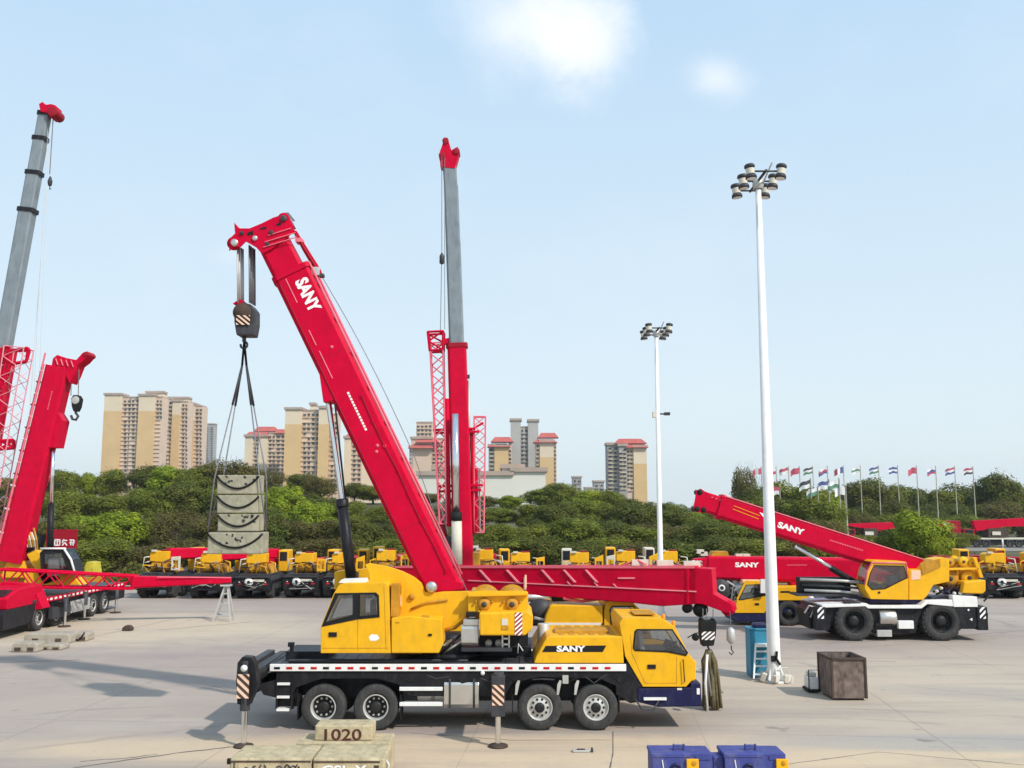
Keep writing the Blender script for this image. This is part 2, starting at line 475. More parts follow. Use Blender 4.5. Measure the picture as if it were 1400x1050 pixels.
# carrier cab, hollow, with real openings
cab = hollow_cab('carrier_cab', mc,
    [(847, 852), (851, 845), (905, 846), (923, 857), (941, 893), (948, 902), (948, 928), (938, 939), (879, 939), (855, 898)],
    [[(868.5, 863), (871, 861), (919, 861), (940, 893), (938, 896), (913, 891), (868, 889), (866, 886)]],
    YN, 2.4, yellow, skip=(3,), bevel=.012)
c = MB(); c.prof([(872, 941), (944, 940), (944, 932), (958, 934), (960, 966), (900, 967), (872, 960)], YN+.03, 2.35, navy); c.prof([(857, 899), (880, 940.5), (872, 941), (872, 960), (862, 962), (842, 950), (842, 925), (855, 912)], YN+.035, 2.34, black); c.build('bumper', mc, .03)
c = MB(); c.tube([P(868, 955, YN-.02), P(878, 970, YN-.05), P(893, 971, YN-.05), P(901, 957, YN-.02)], .022, dark, 6); c.bb((xat(880, 956), YN-.04, zat(957)), (xat(911, 956), YN+.2, zat(953.5)), white); c.build('cab_step', mc)
c = MB(); c.box(P(891, 911.5, YN-.01), (.22, .03, .11), rubber); c.build('door_handle', cab)
c = MB()
for q in ([(862, 868), (864, 893), (882, 934)], [(882, 934), (925, 934), (925, 898)]):
    c.tube([P(x, y, YN-.001) for x, y in q], .008, ochre, 4)
c.build('door_seam', cab)
c = MB(); c.box(P(929, 942, YN+.03), (.13, .03, .05), cream); c.build('corner_lamp', mc)
c = MB(); c.prof([(944, 901), (952, 904), (951, 930), (944, 932)], YN+.06, 2.2, yellow); c.build('cab_front_panel', cab, .03)
c = MB(); c.box(P(952, 944, YN+.15)+Vector((.03, 0, 0)), (.08, .25, .16), white); c.box(P(952, 944, YF-.3)+Vector((.03, 0, 0)), (.08, .25, .16), white); c.build('headlight', mc)
for px in (907, 921):
    c = MB(); q = P(px, 846 if px < 910 else 855, YN+.5); c.lathe([(.05, -.02), (.05, .10), (.03, .13), (0, .135)], q, (0, 0, 1), orange, 12); c.build('beacon', cab)
c = MB(); q = P(886, 895, YN+.6)
c.box(q+Vector((0, 0, 0)), (.45, .5, .15), rubber); c.box(q+Vector((-.22, 0, .42)), (.14, .5, .8), galv, mat3=Matrix.Rotation(-.15, 3, 'Y')); c.build('driver_seat', cab, .04)
c = MB(); q = P(926, 893, YN+.6); c.prism([P(x, y, YN+.2) for x, y in ((920, 899), (926, 887), (936, 890), (940, 900))], (0, 2.0, 0), rubber)
c.lathe([(.2, 0), (.215, .02), (.2, .04)], P(918, 884, YN+.5), (-.6, 0, .8), rubber, 20); c.build('dashboard', cab)
c = MB(); c.bb((xat(858, 900), YN+.1, zat(900)), (xat(936, 900), YN+2.2, zat(897)), dark); c.build('cab_floor', cab)
# wing mirror arm with round mirror reaching forward
c = MB(); c.tube([P(940, 872, YN+.1), P(950, 866, YN-.1), P(957, 865, YN-.1)], .015, rubber, 6); c.lathe([(.09, 0), (.1, .03), (.08, .05), (0, .05)], P(951, 871, YN-.1), (-.3, -1, 0), rubber, 14); c.build('mirror', cab)

# grab rails, wiper, rivets and seams on the carrier cab
c = MB()
c.tube([P(934, 902, YN-.0), P(934, 902, YN-.06), P(936, 932, YN-.06), P(936, 932, YN-.0)], .014, rubber, 6)
c.build('grab_rail', cab)
c = MB(); c.tube([P(932, 888, YN+.9), P(925, 864, YN+.9), P(923.5, 862, YN+.5)], .012, rubber, 5); c.build('wiper', cab)
c = MB(); c.bb((xat(870, 844), YN+.5, P(0, 843.5, YN).z), (xat(900, 844), YN+1.5, P(0, 842, YN).z), ochre); c.build('roof_vent', cab, .01)
# hanging mud flaps, hoses and air lines along the frame
c = MB()
rr = random.Random(12)
for k in range(9):
    x0 = 548+k*36; c.tube([P(x0, 924+rr.uniform(-2, 6), YN+.05), P(x0+12, 930+rr.uniform(-2, 5), YN+.03), P(x0+30, 924+rr.uniform(-3, 7), YN+.05)], .018, dark if k % 2 else rubber, 5)
c.build('air_line', mc)
for px in (406, 547, 700, 846):
    c = MB(); c.bb((xat(px, 955), YN+.05, zat(985 if px in (406, 547) else 975)), (xat(px, 955)+.03, YN+.55, zat(950)), rubber); c.build('mud_flap', mc)
# engine hood
c = MB(); c.prof([(730, 907), (733, 898), (747, 872), (752, 870), (851, 870), (853, 907)], YN+.0, 2.5, yellow)
hood = c.build('engine_hood', mc, .03)
c = MB()
c.prism([P(x, y, YN-.004) for x, y in ((741, 891.5), (746, 883), (829, 882.5), (824, 891.5))], (0, .003, 0), rubber)
o = P(761, 890.6, YN-.005); c.text('SANY', o, (1, 0, 0), (0, 0, 1), .145, paint_w, .004, 1.45, .09)
c.build('decal_band', hood)
c = MB()
for k in range(6): c.bb((xat(765+k*14, 870), YN+.3, zat(870)), (xat(773+k*14, 870), YN+2.2, zat(870)+.02), ochre)
c.bb((xat(760, 868), YN+.6, zat(870)), (xat(835, 868), YN+1.4, zat(866)), ochre)
c.build('hood_louvre', hood, .01)
c = MB(); c.lathe([(.17, 0), (.17, .72), (.15, .75), (0, .75)], P(743, 889, YN+1.5), (0, 0, 1), galv, 18); c.build('exhaust_stack', mc)
c = MB(); c.box(P(773, 929, YN+.02), (.16, .05, .22), galv); c.build('access_hatch', mc, .01)

# superstructure: turntable, operator cab, frame, winch box, counterweight
YS = YN+.15
c = MB(); q = P(618, 897, YN+1.3); c.lathe([(0, -.12), (.85, -.12), (.85, .0), (.72, .02), (.72, .22), (0, .22)], (q.x, YN+1.28, zat(905)+.1), (0, 0, 1), black, 40); c.build('turntable', mc)
ocab = hollow_cab('operator_cab', mc,
    [(438.5, 893), (438.5, 857), (456, 812), (463, 800), (470, 797.5), (526, 796.5), (531, 800), (534, 893)],
    [[(442.5, 853), (460, 812.5), (483, 811.5), (483, 845)], [(491, 811.5), (512, 811.5), (516, 815), (517, 842), (491, 844)]],
    YS, 1.05, yellow, skip=(1,), bevel=.012)
c = MB(); c.prism([P(x, y, YS-.012) for x, y in ((440, 856.5), (459, 811), (514, 810), (518, 814), (518.5, 843), (488, 846))], (0, .01, 0), rubber)
# black surround around the two panes
c = MB(); c.holed([P(x, y, YS-.014) for x, y in ((439.5, 857), (458, 811), (514, 810), (518, 814), (519, 844), (488, 847))],
    [[P(x, y, YS-.014) for x, y in ((446, 850), (462.5, 814), (482, 813), (482, 841))], [P(x, y, YS-.014) for x, y in ((492, 813), (511, 813), (515, 817), (515.5, 840.5), (492, 842.5))]], (0, .012, 0), rubber)
c.build('window_surround', ocab)
c = MB(); q = P(500, 862, YS+.5); c.box(q, (.5, .5, .14), rubber); c.box(q+Vector((.2, 0, .45)), (.12, .48, .8), dark); c.box(P(462, 865, YS+.5), (.25, .6, .5), rubber); c.build('operator_seat', ocab, .04)
c = MB(); c.box(P(455, 867.5, YS-.01), (.22, .03, .12), rubber); c.build('door_handle', ocab)
c = MB()
for q in ([(489, 846), (489, 889)], [(441, 886), (531, 886)], [(525, 803), (528, 889)]):
    c.tube([P(x, y, YS-.002) for x, y in q], .008, ochre, 4)
c.build('door_seam', ocab)
c = MB(); c.prism([P(x, y, YS-.006) for x, y in ((504, 871), (508, 867), (516, 868), (519, 873), (514, 876), (506, 876))], (0, .004, 0), paint_w); c.build('round_emblem', ocab)
c = MB(); c.prof([(463, 797), (466, 793), (498, 792), (500, 797)], YS+.2, .6, white); c.build('roof_hatch', ocab)
# box behind the cab
c = MB(); c.prof([(535, 893), (535, 845), (560, 842), (604, 847), (606, 880), (600, 893)], YS+.02, 1.0, yellow)
ab = c.build('side_cabinet', mc, .025)
c = MB(); c.prism([P(x, y, YS+.006) for x, y in ((541, 850), (546, 850), (546, 852), (541, 852))], (0, .012, 0), ochre); c.build('hinge', ab)
c = MB(); c.box(P(588, 868, YS+.01), (.1, .03, .06), rubber); c.build('latch', ab)
c = MB(); c.box(P(582, 842.5, YS+.1), (.2, .1, .06), ochre); c.build('lid_catch', ab)
# main frame
c = MB()
prof_ = [(534, 893), (534, 800), (505, 800), (505, 784), (499, 772), (505, 770), (532, 775), (550, 781), (566, 789), (576, 797), (581, 809), (590, 811), (605, 809), (650, 808), (650, 836), (622, 850), (606, 868), (600, 893)]
c.prof(prof_, YN+1.0, .12, yellow); c.prof(prof_, YN+1.95, .12, yellow)
c.prof([(534, 893), (534, 815), (600, 820), (606, 868), (600, 893)], YN+1.12, .83, ochre)
c.build('slewing_frame', mc, .012)
c = MB()
c.tube([P(562, 833, YN+.97), P(583, 824, YN+.97), P(612, 820, YN+.97)], .035, ochre, 6)
c.tube([P(606, 862, YN+.98), P(622, 858, YN+.98), P(640, 842, YN+.98)], .05, ochre, 6)
c.lathe([(.09, 0), (.09, .05), (0, .05)], P(563, 816, YN+.98), (0, -1, 0), ochre, 12)
c.bb((xat(535, 800, YN+.3), YN+.3, zat(845)), (xat(545, 800, YN+.3), YN+.95, zat(800)), ochre)
c.build('hose_bracket', mc)
c = MB(); c.lathe([(.16, 0), (.16, .06), (.10, .10), (0, .10)], P(590, 802.5, YN+.98), (0, -1, 0), silver, 20); c.build('pivot_pin', mc)
c = MB(); c.holed([P(x, y, YN+.8) for x, y in ((534, 796), (552, 796), (552, 830), (534, 830))], [[P(x, y, YN+.8) for x, y in ((537, 800), (549, 800), (549, 812), (537, 812))]], (0, .1, 0), yellow)
c.prof([(538, 815), (549, 815), (549, 828), (538, 828)], YN+.78, .03, stripe_w); c.build('ladder_frame', mc)
c = MB(); c.prof([(457, 806), (457, 782), (476, 779), (478, 806)], YN+1.75, .5, yellow); c.prof([(490, 806), (490, 779), (505, 776), (507, 806)], YN+1.75, .5, yellow); c.prof([(476, 792), (492, 790), (492, 806), (476, 806)], YN+1.8, .3, ochre); c.build('frame_panel', mc, .02)
# winch housing
c = MB()
c.prof([(640, 838), (640, 810), (652, 808), (720, 808), (722, 812), (722, 838)], YN+.75, .06, yellow)
c.prof([(640, 838), (640, 810), (652, 808), (720, 808), (722, 812), (722, 838)], YN+2.1, .06, yellow)
c.prof([(640, 812), (722, 810), (722, 814), (640, 816)], YN+.6, .2, yellow)
c.bb((xat(718, 800), YN+.8, zat(807)), (xat(720.5, 800), YN+.84, zat(789)), stripe_w)
c.bb((xat(642, 812), YN+.8, zat(836)), (xat(648, 812), YN+2.1, zat(812)), ochre)
wh = c.build('winch_housing', mc, .01)
for px in (662, 700):
    c = MB(); q = P(px, 826, YN+.78); c.lathe([(.30, 0), (.44, 0), (.44, .04), (.26, .06), (.26, 1.25), (.44, 1.27), (.44, 1.32), (0, 1.32)], q, (0, 1, 0), ochre, 28)
    c.lathe([(.18, .02), (.18, -.10), (.10, -.14), (0, -.14)], q, (0, 1, 0), ochre, 16)
    c.lathe([(.08, -.14), (.06, -.2), (0, -.2)], q, (0, 1, 0), dark, 10)
    for k in range(5):
        a = 2*math.pi*k/5+.3; c.lathe([(.035, 0), (.035, -.13), (0, -.13)], q+Vector((math.cos(a)*.24, 0, math.sin(a)*.24)), (0, 1, 0), ochre, 8)
    c.lathe([(.02, .08), (.345, .1), (.345, 1.22)], q, (0, 1, 0), rope_m, 28)
    c.build('winch_drum', mc)
c = MB(); c.prof([(656, 869), (655, 838), (722, 836), (729, 842), (728, 860), (718, 869)], YN+.1, 2.35, yellow)
cw = c.build('counterweight', mc, .04)
c = MB(); q0 = P(704, 868.5, YN+.09); q1 = P(714, 837.5, YN+.09)
c.add([q0, (q1.x, q0.y, q0.z), (q1.x, q0.y, q1.z), (q0.x, q0.y, q1.z)], [(0, 1, 2, 3)], reddark)
stripes(c, q0, (q1.x, q0.y, q1.z), (1, 0, 0), 5, paint_w, .9, d=.005); c.build('hazard_plate', cw, recalc=False)
c = MB(); c.box(P(690, 850.5, YN+.09), (.17, .02, .17), cream); c.box(P(690.5, 858.5, YN+.09), (.18, .03, .08), ochre); c.build('notice_plate', cw)
c = MB()
c.beam(P(631, 867, YN+.5), P(654, 867, YN+.5), .5, .55, .5, .55, silver, sec=[(-.5, .35), (-.35, .5), (.35, .5), (.5, .35), (.5, -.35), (.35, -.5), (-.35, -.5), (-.5, -.35)])
c.build('hydraulic_tank', mc, .02)
c = MB(); c.beam(P(634, 850, YN+.5), P(654, 850, YN+.5), .45, .18, .45, .18, silver); c.bb((xat(636, 846), YN+.4, zat(846)), (xat(650, 846), YN+.8, zat(840)), rubber)
c.lathe([(.05, 0), (.05, .06), (0, .06)], P(645, 842, YN+.45), (0, 0, 1), silver, 10)
c.build('oil_cooler', mc, .01)
c = MB(); c.bb((xat(630, 893), YN+.3, zat(893)), (xat(700, 893), YN+2.0, zat(888)), dark)
for px in (668, 682): c.lathe([(.10, 0), (.10, .1), (0, .12)], P(px, 879, YN+.7), (0, -1, 0), galv, 14)
c.tube([P(640, 887, YN+.5), P(684, 887, YN+.5)], .035, galv, 8)
c.bb((xat(655, 886, YN+.9), YN+.9, zat(890)), (xat(722, 886, YN+.9), YN+2.1, zat(868)), black)
c.build('valve_block', mc)
c = MB()
for px in (687, 696): c.bb((xat(px, 880, YN+.4)-.02, YN+.4, zat(893)), (xat(px, 880, YN+.4)+.02, YN+.45, zat(866)), white)
for py in (892, 884, 876): c.bb((xat(687, py, YN+.4), YN+.4, zat(py)-.02), (xat(696, py, YN+.4), YN+.45, zat(py)+.02), white)
c.tube([P(708, 893, YN+.5), P(709, 880, YN+.5), P(715, 890, YN+.5)], .02, white, 6)
c.build('access_ladder', mc)
c = MB()
c.tube([P(604, 893, YN+.5), P(616, 880, YN+.4), P(630, 868, YN+.45)], .035, rubber, 6); c.tube([P(606, 893, YN+.6), P(620, 884, YN+.4), P(632, 876, YN+.45)], .03, galv, 6)
c.prof([(596, 893), (603, 883), (618, 874), (618, 893)], YN+.7, .3, galv)
c.build('hydraulic_hose', mc)

# boom
YB = YN+1.1; BD = .86; yc = YB+BD/2
up_ = (P(630, 800, yc)-P(583, 803, yc)).normalized()
def bseg(pxa, pxb, wpx_a, wpx_b, m, wid, mb):
    """pxa: foot axis pixel, pxb: head axis pixel; widths (m) across the side face"""
    a = P(*pxa, yc); b = P(*pxb, yc); d = (b-a).normalized()
    up = Vector((0, 1, 0)).cross(d); up = up if up.x > 0 else -up
    mb.beam(a, b, wid, wpx_a, wid, wpx_b, m, up=up)
    return a, b, d, up
c = MB()
A, B, D, U = bseg((611, 812), (399.5, 374), 1.06, 1.14, red, BD, c)
c.prof([(428, 487), (440, 505), (470, 560), (466, 563), (459, 547), (442, 550), (436, 508)], YB+.02, BD-.04, red)
c.prof([(583, 800), (606, 790), (632, 797), (632, 806), (590, 808)], YB-.03, BD+.06, red)
boom = c.build('boom', mc, .012)
def bp(s, h, y):   # s metres from foot along the boom, h metres across from its axis
    q = A+D*s+U*h; return Vector((q.x, y, q.z))
Lb = (B-A).length
c = MB()
for s in (Lb-.02, Lb-.0):
    pass
c.beam(A+D*(Lb-.14), A+D*(Lb+.02), BD+.08, 1.22, BD+.08, 1.22, red, up=U)
c.build('boom_collar', boom)
c = MB()
c.tube([bp(.3, .58, YB+.1), bp(Lb, .63, YB+.1)], .035, redpale, 6)  # rail tubes in pale red, the boom's lit top edge put into colour
c.tube([bp(.3, .60, YB+BD-.1), bp(Lb, .65, YB+BD-.1)], .035, redpale, 6)
for s in [i*1.15+.6 for i in range(9)]:
    c.box(bp(s, .58, yc), (.09, BD*.7, .09), reddark)
c.build('boom_rail', boom)
c = MB()
X = -D  # reading direction runs down the boom
o = bp(Lb-.40, .02, YB-.008)
c.text('SANY', o, X, U, .36, paint_w, .002, .80, .09)
for s, h, l in ((Lb-.2, -.20, .8), (Lb-1.9, -.24, .5), (Lb-2.6, -.23, .9)):
    c.tube([bp(s, h, YB-.004), bp(s-l, h, YB-.004)], .018, redpale, 4)
s = 6.45
for k in range(13):
    c.box(bp(s-k*.098, .0-.0*k, YB-.004), (.07, .012, .06), paint_w, mat3=Matrix((D, Vector((0, 1, 0)), U)).transposed())
for s, h in ((4.7, .1), (4.55, .0), (4.6, .28), (7.9, .15)):
    c.lathe([(.05, 0), (.03, .03), (0, .03)], bp(s, h, YB), (0, -1, 0), redpale, 8)
for s_ in [.9+i*.42 for i in range(22)]:
    c.lathe([(.018, 0), (.018, .008), (0, .01)], bp(s_, .44, YB), (0, -1, 0), reddark, 6, False)
for s_ in (2.2, 5.1, 7.7): c.box(bp(s_, 0, YB-.003), (.012, .006, .95), reddark, mat3=Matrix((D, Vector((0, 1, 0)), U)).transposed())
c.tube([bp(.8, -.40, YB-.006), bp(Lb-.3, -.42, YB-.006)], .014, reddark, 4)
c.build('boom_markings', boom)
c = MB(); pts_ = [bp(.6+i*.8, .30+.02*math.sin(i*2), YB-.03) for i in range(8)]; c.tube(pts_, .014, reddark, 5)
for i in range(8): c.box(pts_[i], (.05, .05, .07), red)
c.build('boom_cable', boom)
c = MB()
a2 = P(397, 385, yc); b2 = P(371, 322, yc)
D2 = D
c.beam(A+D*(Lb-.5)-U*.06, A+D*(Lb+1.25)-U*.10, BD-.12, .98, BD-.12, .94, red, up=U)
c.build('inner_boom_section', boom, .01)
# head
c = MB()
hp = [(313, 343), (314, 326), (322, 318), (326, 312), (341, 312), (358, 305), (374, 297), (392, 292), (397, 300), (403, 316), (385, 330), (372, 340), (358, 347), (350, 338), (336, 330), (328, 338), (320, 337)]
for y in (YB-.02, YB+.28, YB+.52, YB+.80):
    c.prof(hp, y, .05, red)
c.prof([(326, 314), (341, 313), (374, 298), (392, 293), (397, 303), (345, 325)], YB+.04, .78, reddark)
c.prof([(320, 304), (326, 312), (330, 322), (321, 318)], YB+.1, .6, red)
for q in (((404, 318), (362, 331)), ((406, 324), (360, 338)), ((398, 312), (366, 322))): c.tube([P(*q[0], YB-.05), P(*q[1], YB-.05)], .02, redpale, 5)
head = c.build('boom_head', mc, .01)
for q, r in (((320, 333), .20), ((388, 299), .17), ((348, 326), .2)):
    for k in range(4):
        c = MB(); c.lathe([(0, -.05), (r, -.05), (r*.9, 0), (r, .05), (0, .05)], P(*q, YB+.13+.2*k), (0, 1, 0), reddark if k % 2 else red, 22); c.build('sheave', head)
c = MB(); c.prof([(400, 316), (405, 315), (423, 344), (437, 366), (441, 377), (434, 376), (424, 360), (414, 343)], YB+.2, .18, red)
c.tube([P(404, 320, YB+.15), P(436, 372, YB+.15)], .035, reddark, 6); c.box(P(432, 372, YB+.25), (.25, .3, .25), galv); c.box(P(440, 377, YB+.25), (.14, .2, .1), dark); c.box(P(410, 330, YB+.25), (.2, .35, .12), redpale)
c.build('rope_guide_arm', boom, .01)
c = MB(); pts = []
for i in range(13):
    f = i/12; x = 440+(566-440)*f; y = 378+(622-378)*f-10*math.sin(f*math.pi)
    pts.append(P(x, y, YB+.4))
c.tube(pts, .012, rope_m, 4); pts = [P(566, 622, YB+.4), P(600, 720, YB+.5), P(640, 812, YB+.6)]; c.tube(pts, .012, rope_m, 4)
c.build('winch_rope', boom)
for q, r_, m_ in (((321, 332), .11, silver), ((388, 299), .10, dark), ((349, 326), .08, silver), ((371, 318), .07, dark), ((366, 334), .05, dark), ((331, 319), .06, dark)):
    c = MB(); c.lathe([(r_, 0), (r_, .05), (r_*.6, .07), (0, .07)], P(*q, YB-.02), (0, -1, 0), m_, 14); c.build('head_pin', head)
c = MB()
for x0, y0, x1, y1 in ((338, 318, 346, 322), (356, 312, 364, 314), (378, 306, 384, 309)): c.prism([P(x0, y0, YB-.03), P(x1, y0-3, YB-.03), P(x1, y1-1, YB-.03), P(x0, y1, YB-.03)], (0, .02, 0), rubber)
for k in range(3): c.tube([P(345+k*3, 320-k, YB+.2+.2*k), P(372+k*3, 300-k, YB+.2+.2*k), P(390+k*2, 291, YB+.2+.2*k), P(401+k, 302, YB+.2+.2*k)], .02, rope_m, 5)
c.build('head_slot', head)
# lift cylinder
c = MB(); c.lathe([(.0, 0), (.155, 0), (.155, (P(480, 795, yc)-P(467.5, 684, yc)).length), (.0, (P(480, 795, yc)-P(467.5, 684, yc)).length)], P(481, 797, yc), P(467.5, 684, yc)-P(481, 797, yc), black, 24)
c.lathe([(.19, 0), (.19, .2), (.16, .22)], P(468.6, 692, yc), P(467.5, 684, yc)-P(481, 797, yc), black, 24)
lc = c.build('lift_cylinder', mc)
c = MB(); c.lathe([(.085, 0), (.085, (P(467.5, 684, yc)-P(449, 549, yc)).length)], P(467.5, 684, yc), P(449, 549, yc)-P(467.5, 684, yc), chrome, 18); c.build('piston_rod', lc)
c = MB(); c.tube([P(458, 552, YB), P(472, 682, YB)], .028, rubber, 6); c.build('pilot_line', lc)

# ---------------- hook block, slings, concrete blocks
HB = yc
hb0 = P(334, 437, HB)
hb = thing('hook_block', 'black hook block with striped cheeks hanging from the raised red boom', 'hook block', P(334, 459, HB))
c = MB()
c.prof([(320, 425), (323, 417), (332, 413), (343, 416), (349, 424), (349, 442), (346, 458), (323, 458), (320, 440)], HB-.28, .56, dark)
c.build('block_body', hb, .03)
c = MB(); c.lathe([(.27, 0), (.27, .03), (0, .03)], P(331, 427, HB-.285), (0, -1, 0), rustdark, 28)
c.build('cheek_plate', hb)
c = MB(); q0 = P(322.5, 444, HB-.33); q1 = P(342, 431, HB-.33); c.add([q0, (q1.x, q0.y, q0.z), (q1.x, q0.y, q1.z), (q0.x, q0.y, q1.z)], [(0, 1, 2, 3)], rubber); stripes(c, q0, q1, (1, 0, 0), 2, stripe_w, -.8, d=.005); c.build('hazard_plate', hb, recalc=False)
c = MB(); c.prof([(318, 415), (327, 409), (334, 412), (330, 417)], HB-.2, .4, red); c.build('rope_guard', hb)
for dx in (-.22, -.08, .08, .22):
    for k in (0, 1):
        c = MB()
        px = (329.5, 345.5)[k]
        a = P(px-1+dx*4, 338, HB); b = P(px-.5+dx*4, 416, HB)
        a.y += dx; b.y += dx
        c.tube([a, b], .028, galv if k == 0 else rope_m, 6); c.build('hoist_rope', hb)
c = MB(); q = P(334, 459, HB); c.tube([q, q+Vector((0, 0, -.18))], .06, dark, 10)
c.tube([q+Vector((.0+math.sin(t)*.1, 0, -.28+math.cos(t)*.1)) for t in [i*.45 for i in range(12)]], .035, dark, 8); c.build('hook', hb)
sl = MB()
qh = P(334, 466, HB)
for (bx, by, yo) in ((284, 727, -.40), (284, 727, .40), (364, 727, -.40), (364, 727, .40)):
    mid = P(331 if bx < 320 else 337, 500, HB); low = P(299.5 if bx < 320 else 359.5, 652, HB); low.y += yo; e = P(bx, by, HB+yo)
    sl_pts = [qh, mid, P((331*2+299)/3+1 if bx < 320 else (337*2+359)/3-1, 552, HB)]
    sl.tube([qh, mid], .035, dark, 6); sl.tube([mid, mid.lerp(low, .36)], .035, dark, 6); sl.tube([mid.lerp(low, .36), low, e], .02, rope_m, 6)
sl.build('lifting_sling', loc=P(334, 466, HB), label='steel lifting slings running from the raised hook block down to the hanging concrete blocks', cat='lifting sling')
def cblock(x0, y0, x1, y1, label, d=1.1, marks=0):
    d *= .58; a = P(x0, y1, HB-d/2); b = P(x1-5, y0, HB-d/2)
    r = thing('concrete_block', label, 'concrete block', ((a.x+b.x)/2, HB, a.z), 'concrete blocks hanging from the main crane')
    c = MB(); c.bb((a.x, HB-d/2, a.z+.01), (b.x, HB+d/2, b.z-.01), concwhite); blk = c.build('block', r, .03)
    c = MB(); n = 14; w = b.x-a.x; h = b.z-a.z
    c.tube([(a.x+w*.0+w*i/n, HB-d/2-.02, b.z-h*.08-h*.62*math.sin(math.pi*i/n)**.8) for i in range(n+1)], .03, rubber, 6); c.build('lifting_bar', r)
    if marks:
        c = MB(); rr = random.Random(marks)
        for k in range(9):
            x = a.x+w*(.18+.72*rr.random()); z = b.z-h*(.1+.4*rr.random())
            c.box((x, HB-d/2-.003, z), (.03+.07*rr.random(), .004, .03+.06*rr.random()), dark, mat3=Matrix.Rotation(rr.random()*3, 3, 'Y'))
        c.build('paint_mark', r)
cblock(296, 649, 359, 676, 'topmost pale concrete block of the four stacked in the hanging slings', marks=3)
cblock(296, 676.5, 359, 702, 'second pale concrete block from the top of the hanging stack', marks=0)
cblock(297, 702.5, 359, 727, 'third hanging concrete block, just above the wide bottom block', marks=5)
cblock(283, 727.5, 364, 758, 'widest concrete block at the bottom of the hanging stack', 1.3, marks=8)
# ================================================================ SECOND TRUCK CRANE, just behind the main one
Y2 = 31.0
g = G(600, 945)
s2 = thing('truck_crane', 'yellow truck crane close behind the large one, long red boom lowered level over its cab', 'truck crane', (G(640, 940).x, Y2+1.25, 0))
def z2(py, Y=Y2): return P(700, py, Y).z
def x2(px, Y=Y2, py=900): return P(px, py, Y).x
c = MB()
c.bb((x2(455), Y2+.05, .75), (x2(900), Y2+2.45, 1.35), black)
c.bb((x2(458), Y2, 1.45), (x2(840), Y2+2.5, 1.53), dark); c.bb((x2(458), Y2-.03, 1.38), (x2(840), Y2+.0, 1.5), white)
c.build('chassis', s2, .02)
for px in (490, 545, 720, 788):
    wheel(s2, (x2(px), Y2+.19, .58), .58, .36, (0, -1, 0), 'front', 24); wheel(s2, (x2(px), Y2+2.3, .58), .58, .36, (0, 1, 0), 'front', 20)
cab2 = hollow_cab('carrier_cab', s2, [(826, 836), (829, 823), (838, 820), (862, 821), (874, 832), (888, 860), (893, 880), (893, 905), (826, 905)],
    [[(834, 834), (837, 829), (866, 829), (878, 848), (884, 866), (836, 862)]], Y2, 2.4, yellow, skip=(4,), bevel=.012)
c = MB(); c.box(P(858, 870, Y2+.6), (.5, .5, .9), dark); c.build('driver_seat', cab2, .04)
c = MB(); c.prof([(826, 905), (897, 905), (899, 928), (826, 928)], Y2+.05, 2.3, navy); c.build('bumper', s2, .02)
c = MB(); c.prof([(744, 853), (746, 843), (752, 829), (756, 827.5), (824, 828), (824, 853)], Y2+0, 2.4, yellow); h2 = c.build('engine_hood', s2, .03)
c = MB(); c.bb((x2(745, Y2, 857), Y2-.02, z2(855.5)), (x2(822, Y2, 857), Y2+.1, z2(851.5)), white); c.build('hood_trim', h2)
c = MB(); c.prof([(744, 860), (830, 860), (830, 900), (720, 900)], Y2+.1, 2.3, ochre); c.build('side_box', s2, .02)
c = MB(); c.lathe([(0, 0), (.40, 0), (.40, .5), (0, .5)], P(739, 836, Y2+.5), (0, 1, 0), dark, 24); c.tube([P(730, 845, Y2+.3), P(752, 850, Y2+.3)], .06, galv); c.tube([P(727, 852, Y2+.3), P(760, 853, Y2+.3)], .08, rubber); c.build('air_filter', s2)
# slewed upper works
f2 = Vector((x2(560, 33.2, 800), 33.2, 0)); 
c = MB(); c.lathe([(0, 0), (.85, 0), (.85, .35), (0, .35)], (x2(610), Y2+1.25, 1.53), (0, 0, 1), black, 30); c.build('turntable', s2)
c = MB(); c.prof([(545, 880), (545, 815), (560, 800), (580, 800), (600, 812), (640, 850), (640, 880)], Y2+1.4, .9, yellow); c.build('slewing_frame', s2, .02)
c = MB(); c.prof([(510, 880), (510, 830), (545, 828), (545, 880)], Y2+.6, 1.9, yellow); c.build('counterweight', s2, .03)
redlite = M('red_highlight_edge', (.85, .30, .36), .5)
# boom: from foot (px 540, Y 33.4) to head (px 968, Y 29.2)
YA, YE = 33.6, 29.4
def b2(px, py):
    a_, b_ = P(540, 790, YA), P(985, 800, YE); k = P(px, py, 1.0).x     # X = k * Y along the sight line
    m_ = (b_.y-a_.y)/(b_.x-a_.x); y = (a_.y-m_*a_.x)/(1-m_*k)
    return P(px, py, y)
c = MB()
a0, a1 = b2(535, 774), b2(535, 806); e0, e1 = b2(948, 776), b2(948, 829)
dv = (e0-a0); dv.z = 0; dv.normalize(); side = Vector((dv.y, -dv.x, 0))
if side.y < 0: side = -side
def quadprism(pts, d, m, mb):
    mb.prism([b2(*p) for p in pts], side*d, m)
quadprism([(535, 775), (952, 774), (952, 826), (905, 829), (860, 824), (700, 812), (600, 806), (535, 806)], .85, red, c)
boom2 = c.build('boom', s2, .03)
c = MB()
quadprism([(940, 776), (973, 778), (975, 812), (1000, 826), (1003, 836), (993, 838), (960, 826), (935, 824)], .7, red, c)
c.prism([b2(*p)-side*.03 for p in ((938, 777), (942, 777), (942, 826), (938, 826))], side*.95, red)
hd2 = c.build('boom_head', s2, .015)
c = MB(); quadprism([(640, 793), (952, 808), (952, 809.5), (640, 794.2)], -.03, redlite, c)  # pale strip paints a highlight along the lower boom, ribs follow
